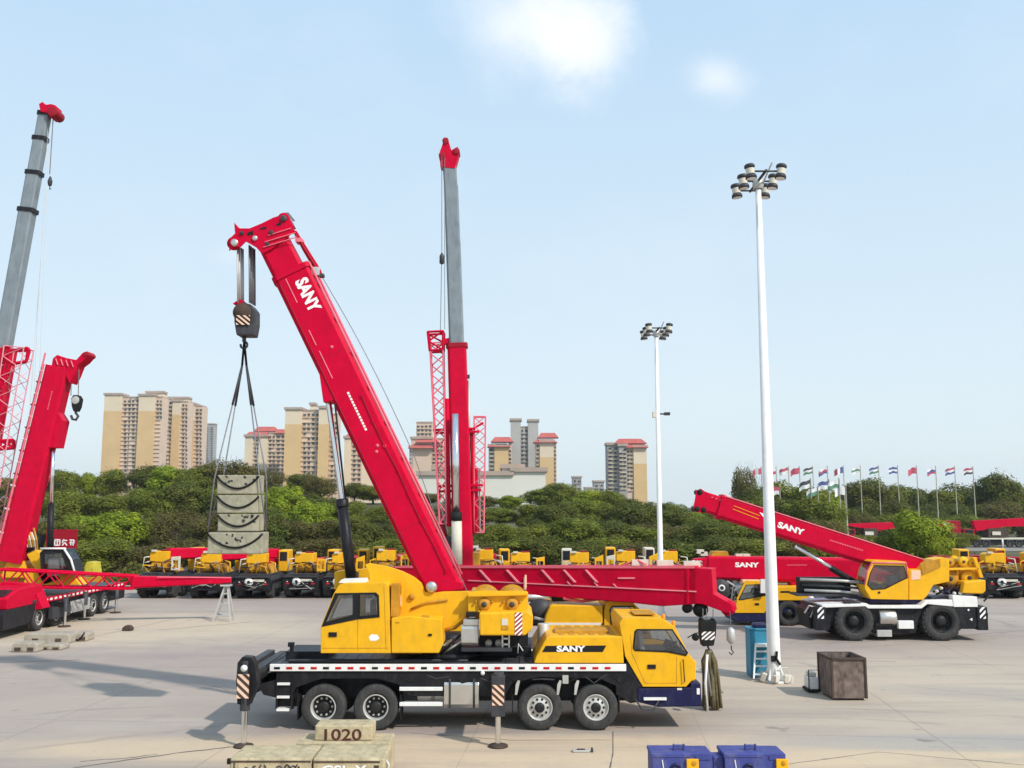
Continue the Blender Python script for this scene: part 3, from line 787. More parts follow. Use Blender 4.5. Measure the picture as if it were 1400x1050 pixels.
for x in (590, 655, 692, 740, 770, 800):
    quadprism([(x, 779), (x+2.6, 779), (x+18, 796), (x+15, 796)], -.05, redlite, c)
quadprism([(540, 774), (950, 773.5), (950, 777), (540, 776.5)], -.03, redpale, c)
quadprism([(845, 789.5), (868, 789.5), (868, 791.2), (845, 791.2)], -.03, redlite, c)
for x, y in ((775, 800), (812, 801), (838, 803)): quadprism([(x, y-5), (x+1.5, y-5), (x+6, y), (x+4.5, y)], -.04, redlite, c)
quadprism([(717, 789), (719.5, 789), (719.5, 806), (717, 806)], -.06, stripe_w, c)
c.build('boom_rib_and_highlight', boom2)
for px, py, r in ((938, 832, .15), (956, 834, .22), (994, 832, .22)):
    c = MB(); q = b2(px, py)+side*.2; c.lathe([(0, -.1), (r, -.1), (r*.85, 0), (r, .1), (0, .1)], q, side, hubblk if px < 990 else red, 20); c.build('sheave', hd2)
c = MB()
for q in ((942, 772), (905, 771), (870, 770)): c.box(b2(*q)+side*.4, (.5, .2, .18), cream)
c.tube([b2(850, 773)+side*.3, b2(868, 766)+side*.3, b2(880, 773)+side*.3], .03, redpale, 5)
c.build('boom_fitting', boom2)
c = MB(); c.tube([P(660, 818, 32.2), P(760, 816, 31.6)], .14, silver, 14); c.tube([P(756, 816, 31.6), P(782, 815.5, 31.4)], .155, rubber, 12); c.tube([P(770, 818, 31.3), P(795, 822, 31.3), P(826, 818, 31.2)], .05, redpale, 6); c.build('lift_cylinder', s2)
# parked hook block with its bundle of slings
Yh = 29.3
hk = thing('hook_block', 'black striped hook block hanging in front of the cab, above a sling bundle', 'hook block', P(968, 885, Yh))
c = MB(); c.prof([(958, 848), (961, 845), (965, 849), (974, 849), (977, 846), (980, 851), (979, 868), (976, 883), (961, 884), (958, 868)], Yh-.2, .4, rubber); c.build('block_body', hk, .02)
c = MB(); q0 = P(959.5, 875, Yh-.215); q1 = P(977, 863.5, Yh-.215); c.add([q0, (q1.x, q0.y, q0.z), (q1.x, q0.y, q1.z), (q0.x, q0.y, q1.z)], [(0, 1, 2, 3)], rustdark); stripes(c, q0, q1, (1, 0, 0), 2, paint_w, .8, d=.005); c.build('hazard_plate', hk, recalc=False)
for px in (961, 966, 975):
    c = MB(); c.tube([P(px, 848, Yh), P(px, 832, Yh)], .015, rope_m, 5); c.build('hoist_rope', hk)
c = MB(); q = P(968, 885, Yh); c.tube([q+Vector((0, 0, .05)), q, q+Vector((.07, 0, -.12)), q+Vector((0, 0, -.2)), q+Vector((-.08, 0, -.12))], .03, dark, 7); c.build('hook', hk)
rr = random.Random(4)
sb = MB()
q = P(969, 889, Yh)
for k in range(64):
    a = rr.uniform(-1, 1); bz = rr.uniform(0, .12) if k % 3 else rr.uniform(.4, 1.0)
    top = q+Vector((a*.04, rr.uniform(-.05, .05), 0))
    sh = Vector((q.x+a*.19, Yh+rr.uniform(-.14, .14), q.z-.32))
    wx = q.x+a*(.20)+.04; wy = Yh+rr.uniform(-.18, .18)
    bx = q.x+a*(.26)+ (.20 if k % 5 == 0 else .05)
    sb.tube([top, sh, (wx, wy, q.z*.55), ((wx+bx)/2, wy-.02, q.z*.25), (bx, wy, bz+.03)], rr.uniform(.035, .07), canvas if k % 9 else rope_m, 6)
sb.tube([q+Vector((-.08, -.15, -.1)), q+Vector((-.17, -.22, -.9)), q+Vector((-.12, -.2, -1.75))], .04, white, 6)
sb.build('sling_bundle', loc=(q.x, Yh, 0), label='bundle of olive slings and wire ropes hanging to the ground by the cab', cat='sling bundle')
sh_ = thing('small_hook', 'small grey overhaul ball with hook hanging right of the striped hook block', 'hook', P(1000, 889, 29.0))
c = MB(); c.lathe([(0, .5), (.05, .48), (.12, .42), (.13, .12), (.06, .03), (0, 0)], P(999.5, 881, 29.0), (0, 0, 1), galv, 14); c.build('weight', sh_)
c = MB(); q = P(1000, 888, 29.0); c.tube([q+Vector((0, 0, .12)), q+Vector((0, 0, -.0)), q+Vector((.06, 0, -.08)), q+Vector((0, 0, -.15)), q+Vector((-.07, 0, -.08))], .02, dark, 6); c.build('hook', sh_)
c = MB(); c.tube([P(999.5, 868, 29.0), P(998, 836, 29.0)], .01, rope_m, 4); c.build('hoist_rope', sh_)

# ================================================================ ROUGH TERRAIN CRANE
Y3 = 43.6; D3 = 3.0
rt = thing('rough_terrain_crane', 'two-axle yellow crane with very large tyres and red boom raised to the left', 'crane', (G(1225, 877).x, Y3+D3/2, 0))
def z3(py, Y=Y3): return P(700, py, Y).z
def x3(px, Y=Y3, py=850): return P(px, py, Y).x
c = MB()
c.prof([(1116, 828), (1345, 828), (1350, 838), (1350, 860), (1314, 860), (1304, 840), (1280, 834), (1258, 845), (1252, 866), (1194, 866), (1188, 840), (1164, 834), (1142, 842), (1134, 862), (1116, 862)], Y3+.25, D3-.5, black)
c.build('chassis', rt, .03)
c = MB()
pts = [(1124, 831), (1124, 827), (1185, 825), (1190, 828), (1258, 828), (1266, 821), (1302, 820), (1304, 829), (1300, 829), (1268, 826), (1260, 832), (1187, 832), (1183, 829)]
c.prof(pts, Y3, D3, white); c.build('deck_plate', rt, .02)
c = MB(); c.prof([(1302, 814), (1336, 816), (1337, 830), (1304, 830)], Y3-.02, .4, white); c.build('fender_box', rt, .02)
c = MB(); c.prof([(1305, 832), (1342, 832), (1351, 838), (1351, 858), (1312, 859)], Y3+.03, .3, black)
c.lathe([(.09, 0), (.09, .02), (0, .02)], P(1328, 847, Y3+.02), (0, -1, 0), white, 3); c.lathe([(.05, 0), (.05, .02), (0, .02)], P(1324, 834, Y3+.02), (0, -1, 0), white, 8)
c.build('rear_fender', rt, .02)
for px0, px1 in ((1118, 1126), (1340, 1347)):
    c = MB(); a = P(px0, 846, Y3-.05); b = P(px1, 830, Y3-.05); c.bb((a.x-.1, Y3-.03, a.z-.5), (b.x+.1, Y3+.3, b.z), black)
    ou = c.build('outrigger', rt, .02)
    c = MB(); stripes(c, a, b, (1, 0, 0), 2, paint_w, 1.0, d=.004); c.build('hazard_plate', ou, recalc=False)
c = MB(); c.prof([(1104, 834), (1112, 829), (1130, 829), (1132, 832), (1126, 858), (1108, 860)], Y3+.6, 1.7, black)
for k in range(5): c.tube([P(1100+k*4, 838+k*3 % 7, Y3+.5), P(1106+k*4, 828+k*5 % 9, Y3+.4), P(1120+k*2, 832, Y3+.5)], .045, dark if k % 2 else galv, 5)
c.build('front_frame', rt, .02)
c = MB(); c.tube([P(1345, 822, Y3+.1), P(1352, 815, Y3+.1), P(1357, 815, Y3+.1)], .04, dark); c.build('rear_lamp_arm', rt)
for px in (1165.5, 1284.5):
    wheel(rt, (x3(px, Y3+.35, 850), Y3+.35, .86), .86, .65, (0, -1, 0), 'lug', 40); wheel(rt, (x3(px, Y3+.35, 850), Y3+D3-.35, .86), .86, .65, (0, 1, 0), 'lug', 30)
    c = MB(); c.tube([(x3(px, Y3+.35, 850), Y3+.4, .86), (x3(px, Y3+.35, 850), Y3+D3-.4, .86)], .2, black, 10); c.build('axle', rt)
c = MB(); c.lathe([(0, 0), (.33, 0), (.36, .05), (.36, .70), (.33, .75), (0, .75)], P(1200, 844, Y3+.35), (1, 0, 0), silver, 22); c.bb((x3(1200), Y3+.1, z3(871)), (x3(1220), Y3+.5, z3(862)), galv)
c.bb((x3(1198), Y3+.1, z3(857)), (x3(1222), Y3+.5, z3(852)), rubber); c.build('fuel_tank', rt, .01)
c = MB(); c.bb((x3(1229), Y3+.05, z3(860)), (x3(1250), Y3+.5, z3(849)), white); c.build('tool_box', rt, .02)
# upper works
c = MB(); c.bb((x3(1195), Y3+.4, z3(826)), (x3(1330), Y3+2.5, z3(820)), navy); c.lathe([(0, 0), (.9, 0), (.9, .25), (0, .25)], P(1245, 822, Y3+1.5), (0, 0, 1), black, 24); c.build('turntable', rt)
rcab = hollow_cab('operator_cab', rt, [(1182, 800), (1186, 780), (1192, 768), (1196, 766), (1238, 768), (1242, 778), (1242, 820), (1191, 819), (1183, 806)],
    [[(1186, 799), (1190, 784), (1195, 773), (1236, 774), (1240, 790), (1210, 805), (1192, 806)]], Y3+.1, 1.1, yellow, skip=(0, 1), bevel=.01)
c = MB(); f = [P(x, y, Y3+.08) for x, y in ((1182, 800), (1186, 780), (1193, 769), (1239, 770), (1241, 790))]; c.tube(f, .035, redpale, 6); c.build('cab_trim', rcab)
c = MB(); c.box(P(1222, 800, Y3+.6), (.5, .5, .9), dark, mat3=Matrix.Rotation(-.1, 3, 'Y')); c.prof([(1184, 806), (1196, 796), (1206, 800), (1206, 812), (1190, 812)], Y3+.3, .7, rubber); c.build('operator_seat', rcab, .04)
c = MB(); c.box(P(1202, 810, Y3+.09), (.1, .03, .08), rubber); c.build('door_handle', rcab)
c = MB(); c.prof([(1243, 820), (1243, 781), (1246, 779), (1262, 779), (1275, 765), (1290, 762), (1298, 765), (1298, 795), (1276, 800), (1268, 814), (1262, 820)], Y3+.3, .9, yellow); sfr = c.build('slewing_frame', rt, .02)
c = MB(); c.prof([(1246, 780), (1259, 780), (1258, 792), (1246, 793)], Y3+.28, .03, stripe_w); c.prof([(1258, 770), (1285, 764), (1286, 775), (1262, 786)], Y3+.25, .06, ochre); c.build('frame_panel', sfr)
c = MB(); c.prof([(1275, 765), (1336, 762), (1338, 812), (1278, 800)], Y3+1.6, .8, ochre)
c.prof([(1288, 777), (1338, 776), (1339, 779), (1288, 780)], Y3+.5, .3, yellow)
c.prof([(1330, 762), (1335, 762), (1345, 790), (1340, 790)], Y3+.5, .3, yellow)
for k in range(5): c.prof([(1290+k*9, 780), (1293+k*9, 780), (1293+k*9, 800), (1290+k*9, 800)], Y3+.8, .2, yellow)
c.build('winch_frame', rt, .02)
for px, py, r in ((1299, 791, .33), (1325, 790, .33), (1317, 768, .22), (1298, 769, .2), (1330, 770, .2)):
    c = MB(); c.lathe([(r*.3, -.05), (r*1.1, -.05), (r*1.1, .03), (r*.7, .05), (r*.7, .9), (r*1.1, .92), (0, .95)], P(px, py, Y3+.75), (0, 1, 0), yellow if px > 1310 else ochre, 20); c.lathe([(0, -.08), (r*.3, -.08), (r*.3, 0)], P(px, py, Y3+.75), (0, 1, 0), dark, 10); c.build('winch_drum', rt)
c = MB(); c.prof([(1316, 811), (1318, 795), (1348, 793), (1348, 808), (1344, 812)], Y3+.1, 2.7, yellow); c.build('counterweight', rt, .05)
c = MB(); rr = random.Random(5)
for k in range(10): c.tube([P(1276+k*4, 808+rr.uniform(-5, 5), Y3+.4+rr.random()*.4), P(1284+k*4, 802+rr.uniform(-5, 8), Y3+.4), P(1292+k*3, 812, Y3+.6)], .05, rustdark if k % 2 else navy, 5)
for px, py in ((1280, 808), (1286, 804), (1304, 811), (1312, 811)): c.lathe([(.07, 0), (.07, .1), (0, .12)], P(px, py, Y3+.35), (0, -1, 0), cream, 8)
c.build('hydraulic_hose', rt)
# boom
yb = Y3+1.5; bw = .85
A3 = P(1268, 783, yb); B3 = P(955, 684, yb); D_ = (B3-A3).normalized(); U_ = Vector((0, 1, 0)).cross(D_); U_ = U_ if U_.z > 0 else -U_
L3 = (B3-A3).length
c = MB(); c.beam(A3, A3+D_*(L3-1.0), bw, 1.02, bw, 1.06, red, up=U_); rb = c.build('boom', rt, .02)
c = MB(); c.beam(A3+D_*(L3-1.3), A3+D_*(L3), bw-.1, .92, bw-.1, .92, red, up=U_)
c.beam(A3+D_*(L3-1.12), A3+D_*(L3-.92), bw+.08, 1.16, bw+.08, 1.16, red, up=U_); c.build('inner_boom_section', rb)
c = MB()
for y in (yb-.42, yb-.1, yb+.1, yb+.38): c.prof([(970, 676), (958, 668), (952, 671), (950, 684), (948, 695), (951, 700), (960, 701), (968, 699)], y, .05, red)
for q in ((957, 673), (953, 696), (962, 697)): c.lathe([(0, 0), (.13, 0), (.10, .4), (.13, .84), (0, .84)], P(*q, yb-.44), (0, 1, 0), rubber, 16)
c.prof([(969, 680), (955, 674), (953, 694), (966, 697)], yb-.3, .6, reddark)
c.build('boom_head', rt)
def bp3(s, h, y): q = A3+D_*s+U_*h; return Vector((q.x, y, q.z))
c = MB()
yy = yb-bw/2-.006
c.text('SANY', bp3(L3-3.72, -.10, yy), -D_, U_, .25, paint_w, .002, 1.35, .09)
c.prism([bp3(L3-3.15, .28, yy), bp3(L3-2.75, .3, yy), bp3(L3-3.4, -.15, yy)], (0, -.003, 0), paint_w)
c.prism([bp3(L3-3.5, .28, yy), bp3(L3-3.2, .15, yy), bp3(L3-3.55, -.15, yy)], (0, -.003, 0), paint_w)
for k in range(14): c.box(bp3(3.3+k*.115, .05, yy), (.08, .006, .05), redpale, mat3=Matrix((D_, Vector((0, 1, 0)), U_)).transposed())
for h in (.12, -.04): c.tube([bp3(L3-1.55, h+.10, yy), bp3(L3-2.8, h+.02, yy)], .02, orange, 4)
c.tube([bp3(.5, .5, yy), bp3(L3-1, .53, yy)], .03, redpale, 5)
for k in range(3): c.box(bp3(L3-.9+k*.2, .3-.0*k, yy+.04), (.1, .01, .05), redpale)
c.build('boom_markings', rb)
c = MB(); c.tube([P(1172, 798, yb-.2), P(1135, 776, yb-.2)], .14, rubber, 12); lc3 = c.build('lift_cylinder', rt)
c = MB(); c.tube([P(1160, 790, yb-.25), P(1088, 747, yb-.25)], .085, chrome, 10); c.build('piston_rod', lc3)
c = MB()
for k, py in enumerate((792, 800, 807, 813)):
    c.tube([P(1094+k*3, py, Y3+1.2), P(1150, py+2, Y3+1.1), P(1183, py+5, Y3+.9)], .05 if k % 2 else .07, dark if k % 2 else galv, 6)
c.bb((x3(1100), Y3+1.0, z3(818)), (x3(1185), Y3+2.2, z3(815)), dark)
c.bb((x3(1108), Y3+1.4, z3(815)), (x3(1180), Y3+2.0, z3(793)), rubber)
c.build('folded_outrigger_stack', rt)

# ================================================================ THIRD TRUCK CRANE (cab to the left, behind the rough terrain crane)
Y4 = 49.0
t3 = thing('truck_crane', 'yellow truck crane facing left behind the tall lamp post, red boom level over its cab', 'truck crane', (G(1090, 855).x, Y4+1.25, 0))
def x4(px, py=840, Y=Y4): return P(px, py, Y).x
def z4(py, Y=Y4): return P(700, py, Y).z
c = MB(); c.bb((x4(1008), Y4+.1, .6), (x4(1300), Y4+2.4, 1.35), navy); c.build('chassis', t3, .03)
for px in (1079, 1127, 1240, 1290):
    wheel(t3, (x4(px), Y4+.2, .62), .62, .38, (0, -1, 0), 'lug', 26); wheel(t3, (x4(px), Y4+2.3, .62), .62, .38, (0, 1, 0), 'lug', 20)
c4 = hollow_cab('carrier_cab', t3, [(1005, 838), (1008, 817), (1017, 797), (1022, 794), (1048, 795), (1053, 800), (1053, 826), (1045, 838)],
    [[(1010, 820), (1020, 800), (1046, 799), (1047, 814), (1014, 820)]], Y4, 2.3, yellow, skip=(1,), bevel=.01)
c = MB(); c.box(P(1035, 815, Y4+.6), (.5, .5, .8), dark); c.build('driver_seat', c4, .04)
c = MB(); c.box(P(1035, 826, Y4-.01), (.2, .03, .1), rubber); c.build('door_handle', c4)
c = MB(); c.prof([(1002, 838), (1052, 838), (1052, 850), (1004, 850)], Y4+.05, 2.2, navy); c.build('bumper', t3, .03)
c = MB(); c.tube([P(1002, 843, Y4-.2), P(1010, 850, Y4-.3), P(1024, 851, Y4-.2)], .03, dark); c.build('cab_step', t3)
c = MB(); c.prof([(1040, 792), (1049, 792), (1049, 811), (1040, 811)], Y4-.3, .12, white); c.tube([P(1046, 800, Y4-.2), P(1052, 800, Y4+.2)], .03, dark); c.build('mirror', c4, .02)
c = MB(); c.prof([(1053, 821), (1053, 802), (1100, 802), (1108, 812), (1111, 821)], Y4, 2.3, yellow); h4 = c.build('engine_hood', t3, .03)
c = MB(); c.prof([(1067, 808), (1080, 808), (1080, 810.5), (1067, 810.5)], Y4-.01, .01, rubber); c.prof([(1098, 808), (1107, 808), (1107, 810.5), (1098, 810.5)], Y4-.01, .01, rubber); c.build('vent_slot', h4)
c = MB(); c.prof([(1016, 793), (1040, 793), (1040, 799), (1014, 799)], Y4+.3, 1.7, stripe_w); c.build('sun_visor', c4, .02)
c = MB()
for q in ((1108, 818), (1107, 824), (1108, 831)): c.lathe([(.13, 0), (.13, .2), (0, .2)], P(*q, Y4-.1), (0, -1, 0), white, 12)
c.prof([(1096, 821), (1112, 821), (1112, 838), (1102, 838)], Y4, .3, red); c.build('lamp_cluster', t3)
c = MB(); c.bb((x4(1200), Y4+.7, 1.35), (x4(1262), Y4+1.9, z4(785)), ochre); c.build('slewing_frame', t3, .03)
ya = Y4+1.2
c = MB(); c.beam(P(1240, 782, ya), P(966, 776, ya), 1.0, 1.35, 1.0, 1.22, red, up=(0, 0, 1))
c.prof([(1080, 796), (1085, 803), (1150, 800), (1160, 790)], ya-.4, .8, red)
b4 = c.build('boom', t3, .02)
c = MB(); c.beam(P(968, 776, ya), P(948, 776, ya), .9, 1.1, .8, .9, red, up=(0, 0, 1)); 
c.lathe([(0, 0), (.35, 0), (.3, .4), (.35, .9), (0, .9)], P(948, 778, ya-.45), (0, 1, 0), reddark, 18)
c.build('boom_head', t3)
c = MB(); c.prof([(972, 761), (975, 754), (995, 754), (997, 761)], ya-.3, .8, ochre)
for q in ((957, 754), (962, 757), (1010, 760), (1020, 760)): c.box(P(*q, ya), (.35, .4, .2), cream)
c.tube([P(950, 754, ya), P(964, 755, ya), P(966, 764, ya)], .04, dark); c.build('boom_fitting', b4)
c = MB()
yy = ya-.5-.01
c.text('SANY', P(1005, 775, yy), (1, 0, -.01), (0, 0, 1), .22, paint_w, .002, 1.5, .09)
for k in range(12): c.box(P(1077+k*2.3, 772.5, yy), (.06, .006, .05), redpale)
c.build('boom_markings', b4)
c = MB(); q0 = P(946, 774, ya-.62); q1 = P(960, 766, ya-.62); stripes(c, q0, q1, (1, 0, 0), 1, paint_w, -1.0); stripes(c, q0+Vector((.25, 0, 0)), q1, (1, 0, 0), 1, paint_w, -1.0); c.add([q0, (q1.x, q0.y, q0.z), (q1.x, q0.y, q1.z), (q0.x, q0.y, q1.z)], [(0, 1, 2, 3)], red); c.build('hazard_plate', b4, recalc=False)
c = MB()
c.lathe([(0, 0), (.48, 0), (.52, .06), (.52, .4), (0, .4)], P(986, 806, Y4+.6), (0, 1, 0), dark, 24); c.lathe([(.10, 0), (.17, 0), (.17, .05), (.10, .05), (.10, 0)], P(987, 804, Y4+.55), (0, 1, 0), white, 16)
for k in range(8): c.tube([P(994+k*1.5, 795+k*4 % 17, Y4+.7), P(1003+k % 4, 800+k*3, Y4+.5), P(1000+k*2 % 9, 822+k, Y4+.7)], .06, dark if k % 2 else galv, 5)
c.bb((x4(980), Y4+.7, z4(820)), (x4(1006), Y4+2.0, z4(794)), rubber)
c.build('front_winch', t3)
# ================================================================ LEFT SIDE CRANES
# crane with the short thick red boom: its carrier points away from us, its right side seen obliquely
lc_ = thing('truck_crane', 'truck crane at left whose short thick red boom leans right, red nose toward us', 'truck crane', (-24.0, 50, 0))
XR = -22.75
c = MB(); c.bb((-25.2, 45.6, .6), (XR-.05, 57.5, 1.35), black); c.bb((-25.2, 46.5, 1.35), (XR, 57.5, 1.5), dark); c.build('chassis', lc_, .02)
c = MB(); c.bb((XR-.05, 47.2, 1.3), (XR+.03, 57.5, 1.52), red)
for k in range(20): c.bb((XR+.03, 47.6+k*.48, 1.36), (XR+.04, 47.85+k*.48, 1.46), paint_w)
c.build('side_rail', lc_)
for y in (47.2, 49.0, 53.2, 54.7):
    wheel(lc_, (XR-.2, y, .6), .6, .4, (1, 0, 0), 'front', 24); wheel(lc_, (-25.0, y, .6), .6, .4, (-1, 0, 0), 'front', 18)
c = MB(); c.bb((XR+.02, 48.0, .45), (XR+.25, 49.9, 1.0), dark); c.bb((XR+.05, 50.2, .5), (XR+.15, 52.4, 1.1), galv); c.build('side_locker', lc_, .02)
for (px, py) in ((88, 857), (115, 847), (158, 838)):
    g = G(px, py)
    c = MB(); c.lathe([(.07, 0), (.07, 1.0)], (g.x, g.y, .04), (0, 0, 1), chrome, 10); c.lathe([(.13, .75), (.13, 1.45), (0, 1.45)], (g.x, g.y, 0), (0, 0, 1), dark, 12)
    c.box(((g.x-24)/2, g.y, 1.1), (abs(g.x+24), .25, .25), black); o_ = c.build('outrigger', lc_)
    c = MB(); c.lathe([(0, .1), (.12, .08), (.3, .05), (.3, 0), (0, 0)], (g.x, g.y, .004), (0, 0, 1), rustdark, 14); c.build('foot_pad', o_)
# red cab nose
c = MB(); c.prism([(-25.3, 44.2, 1.3), (-25.3, 44.1, 1.8), (-25.3, 45.2, 2.15), (-25.3, 47.2, 2.2), (-25.3, 47.9, 1.3)], (2.5, 0, 0), red); nose = c.build('carrier_cab', lc_, .05)
c = MB(); c.prism([(-25.1, 44.25, 1.88), (-25.1, 45.05, 2.12), (-23.0, 45.05, 2.12), (-23.0, 44.25, 1.88)], (0, -.02, 0), dglass); c.build('window', nose)
c = MB(); c.prism([(-25.3, 43.9, .4), (-25.3, 43.8, 1.1), (-25.3, 44.1, 1.3), (-25.3, 46.4, 1.3), (-25.3, 46.4, .5)], (2.52, 0, 0), black); c.build('bumper', lc_, .03)
# yellow upper works
YL = 51.0
c = MB()
for q, m in (([(-10, 800), (-10, 752), (20, 758), (45, 775), (60, 800)], ochre), ([(0, 790), (14, 757), (30, 762), (36, 790)], yellow), ([(36, 758), (50, 752), (84, 792), (60, 800)], yellow), ([(30, 800), (40, 780), (100, 787), (110, 800)], yellow)):
    c.prof(q, YL+(.2 if m is ochre else -.3), .9, m)
c.build('slewing_frame', lc_, .03)
oc = hollow_cab('operator_cab', lc_, [(56, 783), (54, 756), (60, 751), (88, 751), (96, 765), (102, 785)], [[(60, 778), (60, 757), (84, 756), (92, 778)]], YL-.8, 1.2, black, skip=(3,), bevel=.01)
c = MB(); c.tube([P(88, 751, YL-.85), P(97, 765, YL-.85), P(103, 786, YL-.85)], .06, white, 6); c.tube([P(55, 750, YL-.85), P(90, 750, YL-.85)], .05, white, 6); c.build('handrail', oc)
c = MB(); c.box(P(76, 775, YL-.3), (.6, .5, .9), galv); c.build('operator_seat', oc, .03)
c = MB(); c.lathe([(0, 0), (.5, 0), (.45, .1), (.45, .7), (.5, .8), (0, .8)], P(38, 742, YL-.2), (0, 1, 0), rubber, 20)
c.bb(tuple(P(32, 770, YL)), tuple(P(44, 735, YL+.8)), rustdark)
for k in range(7): c.tube([P(28+k*3, 722+k % 3*3, YL-.2), P(32+k*3, 738, YL-.3), P(40+k*2, 760, YL)], .05, cream if k % 2 else ochre, 5)
c.build('winch_drum', lc_)
A5 = P(17, 768, YL); B5 = P(82, 502, YL); D5 = (B5-A5).normalized(); U5 = Vector((0, 1, 0)).cross(D5); L5 = (B5-A5).length
c = MB(); c.beam(A5, B5, 1.0, 1.34, .95, 1.28, red, up=U5); b5 = c.build('boom', lc_, .02)
c = MB()
c.prof([(69, 508), (72, 490), (78, 485), (84, 488), (104, 492), (113, 482), (119, 480), (121, 485), (113, 494), (106, 499), (101, 512), (95, 524), (88, 510)], YL-.45, .9, red)
c.lathe([(0, 0), (.13, 0), (.13, 1.0), (0, 1.0)], P(117, 484, YL-.5), (0, 1, 0), reddark, 14)
for k in range(4): c.tube([P(76+k*7, 490+k, YL-.5), P(79+k*7, 499+k, YL-.5)], .04, redpale, 5)
c.build('boom_head', lc_, .02)
def bp5(s, h, y): q = A5+D5*s+U5*h; return Vector((q.x, y, q.z))
c = MB()
sg = -1 if U5.x > 0 else 1
c.tube([bp5(.5, sg*.70, YL-.4), bp5(L5, sg*.70, YL-.4)], .06, redpale, 5)
c.tube([bp5(.5, sg*.86, YL-.2), bp5(L5+.6, sg*.86, YL-.2)], .05, redpale, 5)
for k in range(16): c.tube([bp5(.8+k*.62, sg*.62, YL-.4), bp5(.8+k*.62, sg*.9, YL-.3)], .05, white if k % 2 else reddark, 5)
for k in range(8): c.box(bp5(L5-2.3+k*.13, .15, YL-.52), (.05, .01, .09), redpale)
c.build('boom_rail', b5)
c = MB(); c.prof([(74, 556), (86, 575), (78, 612), (64, 612)], YL-.4, .8, red); c.build('cylinder_bracket', b5, .02)
c = MB(); c.tube([P(68, 757, YL-.2), P(70, 690, YL-.2)], .16, black, 12); l5 = c.build('lift_cylinder', lc_)
c = MB(); c.tube([P(70, 692, YL-.2), P(73, 606, YL-.2)], .10, chrome, 10); c.build('piston_rod', l5)
hk = thing('hook_block', 'black hook block hanging from the short leaning red boom at left', 'hook block', P(102, 570, YL))
c = MB()
for px in (98, 108): c.tube([P(px, 499, YL-.1), P(px-1, 541, YL-.1)], .025, rope_m, 5)
c.build('hoist_rope', hk)
c = MB(); c.prof([(97, 545), (100, 540), (106, 540), (109, 545), (107, 556), (104, 562), (100, 562), (98, 556)], YL-.3, .45, rubber); c.lathe([(0, 0), (.22, 0), (.2, .02), (0, .02)], P(103, 547, YL-.31), (0, -1, 0), galv, 14); c.build('block_body', hk, .02)
c = MB(); c.tube([P(103, 560, YL-.1), P(104, 565, YL-.1), P(107, 569, YL-.1), P(104, 574, YL-.1), P(99, 573, YL-.1), P(97, 568, YL-.1)], .07, dark, 7); c.build('hook', hk)

# long folded lattice jib lying level, its tip on a trestle
lj = thing('lattice_jib', 'long red lattice jib lying level from the left crane to a steel trestle', 'crane jib', P(200, 800, 50.8))
c = MB(); p0 = P(0, 790, 48.5); p1 = P(185, 796, 50.4)
lattice(c, p0, p1, .85, .62, 10, red, (0, 1, 0), .07, .04); c.prof([(0, 796), (45, 800), (58, 832), (20, 838), (0, 830)], 46.8, .8, red); c.build('lattice_section', lj)
c = MB(); c.beam(P(180, 796, 50.4), P(316, 793, 51.2), .6, .62, .45, .30, red, up=(0, 0, 1)); c.tube([P(215, 789, 50.2), P(316, 790, 51)], .03, redpale, 5); c.build('tip_section', lj, .01)
# trestle
tr = thing('steel_trestle', 'small weathered A-frame trestle under the tip of the long red jib', 'trestle', G(305, 849))
g = G(305, 849); gz = P(308, 798, g.y).z
for dx, dy in ((-.45, -.3), (.45, -.3), (-.45, .35), (.45, .35)):
    c = MB(); c.beam((g.x+dx, g.y+dy, 0), (g.x+dx*.15+.12, g.y+dy*.3, gz-.1), .09, .09, .08, .08, galv, up=(1, 0, 0)); c.build('leg', tr)
c = MB()
for z, f in ((.28, .9), (.9, .62), (1.4, .38)):
    for dy in (-.3, .35): c = MB(); c.tube([(g.x-.45*f+.12*(1-f), g.y+dy*f, z), (g.x+.45*f+.12*(1-f), g.y+dy*f, z)], .035, galv, 5); c.build('cross_bar', tr)
c = MB(); c.box((g.x+.1, g.y, gz-.08), (.5, .5, .08), galv); c.build('top_plate', tr)

# tall grey telescopic crane at the far left (its body stands outside the picture)
YT = 54.0
redglare = M('glare_red', (.72, .30, .34), .5)  # pinkish red with the glare on the lattice put into its colour
tl = thing('telescopic_crane', 'tall telescopic crane rising at the left edge, long pale grey boom sections with red tip', 'crane', G(-60, 835))
gb = G(-75, 838)
c = MB(); c.bb((gb.x-1.3, YT-3.5, .6), (gb.x+1.3, YT+7, 1.5), black); c.bb((gb.x-1.2, YT-1.2, 1.5), (gb.x+1.2, YT+2, 3.2), yellow); c.build('chassis', tl, .03)
for y in (YT-2.5, YT-.8, YT+3.5, YT+5.2):
    wheel(tl, (gb.x+1.1, y, .6), .6, .4, (1, 0, 0), 'front', 18); wheel(tl, (gb.x-1.1, y, .6), .6, .4, (-1, 0, 0), 'front', 18)
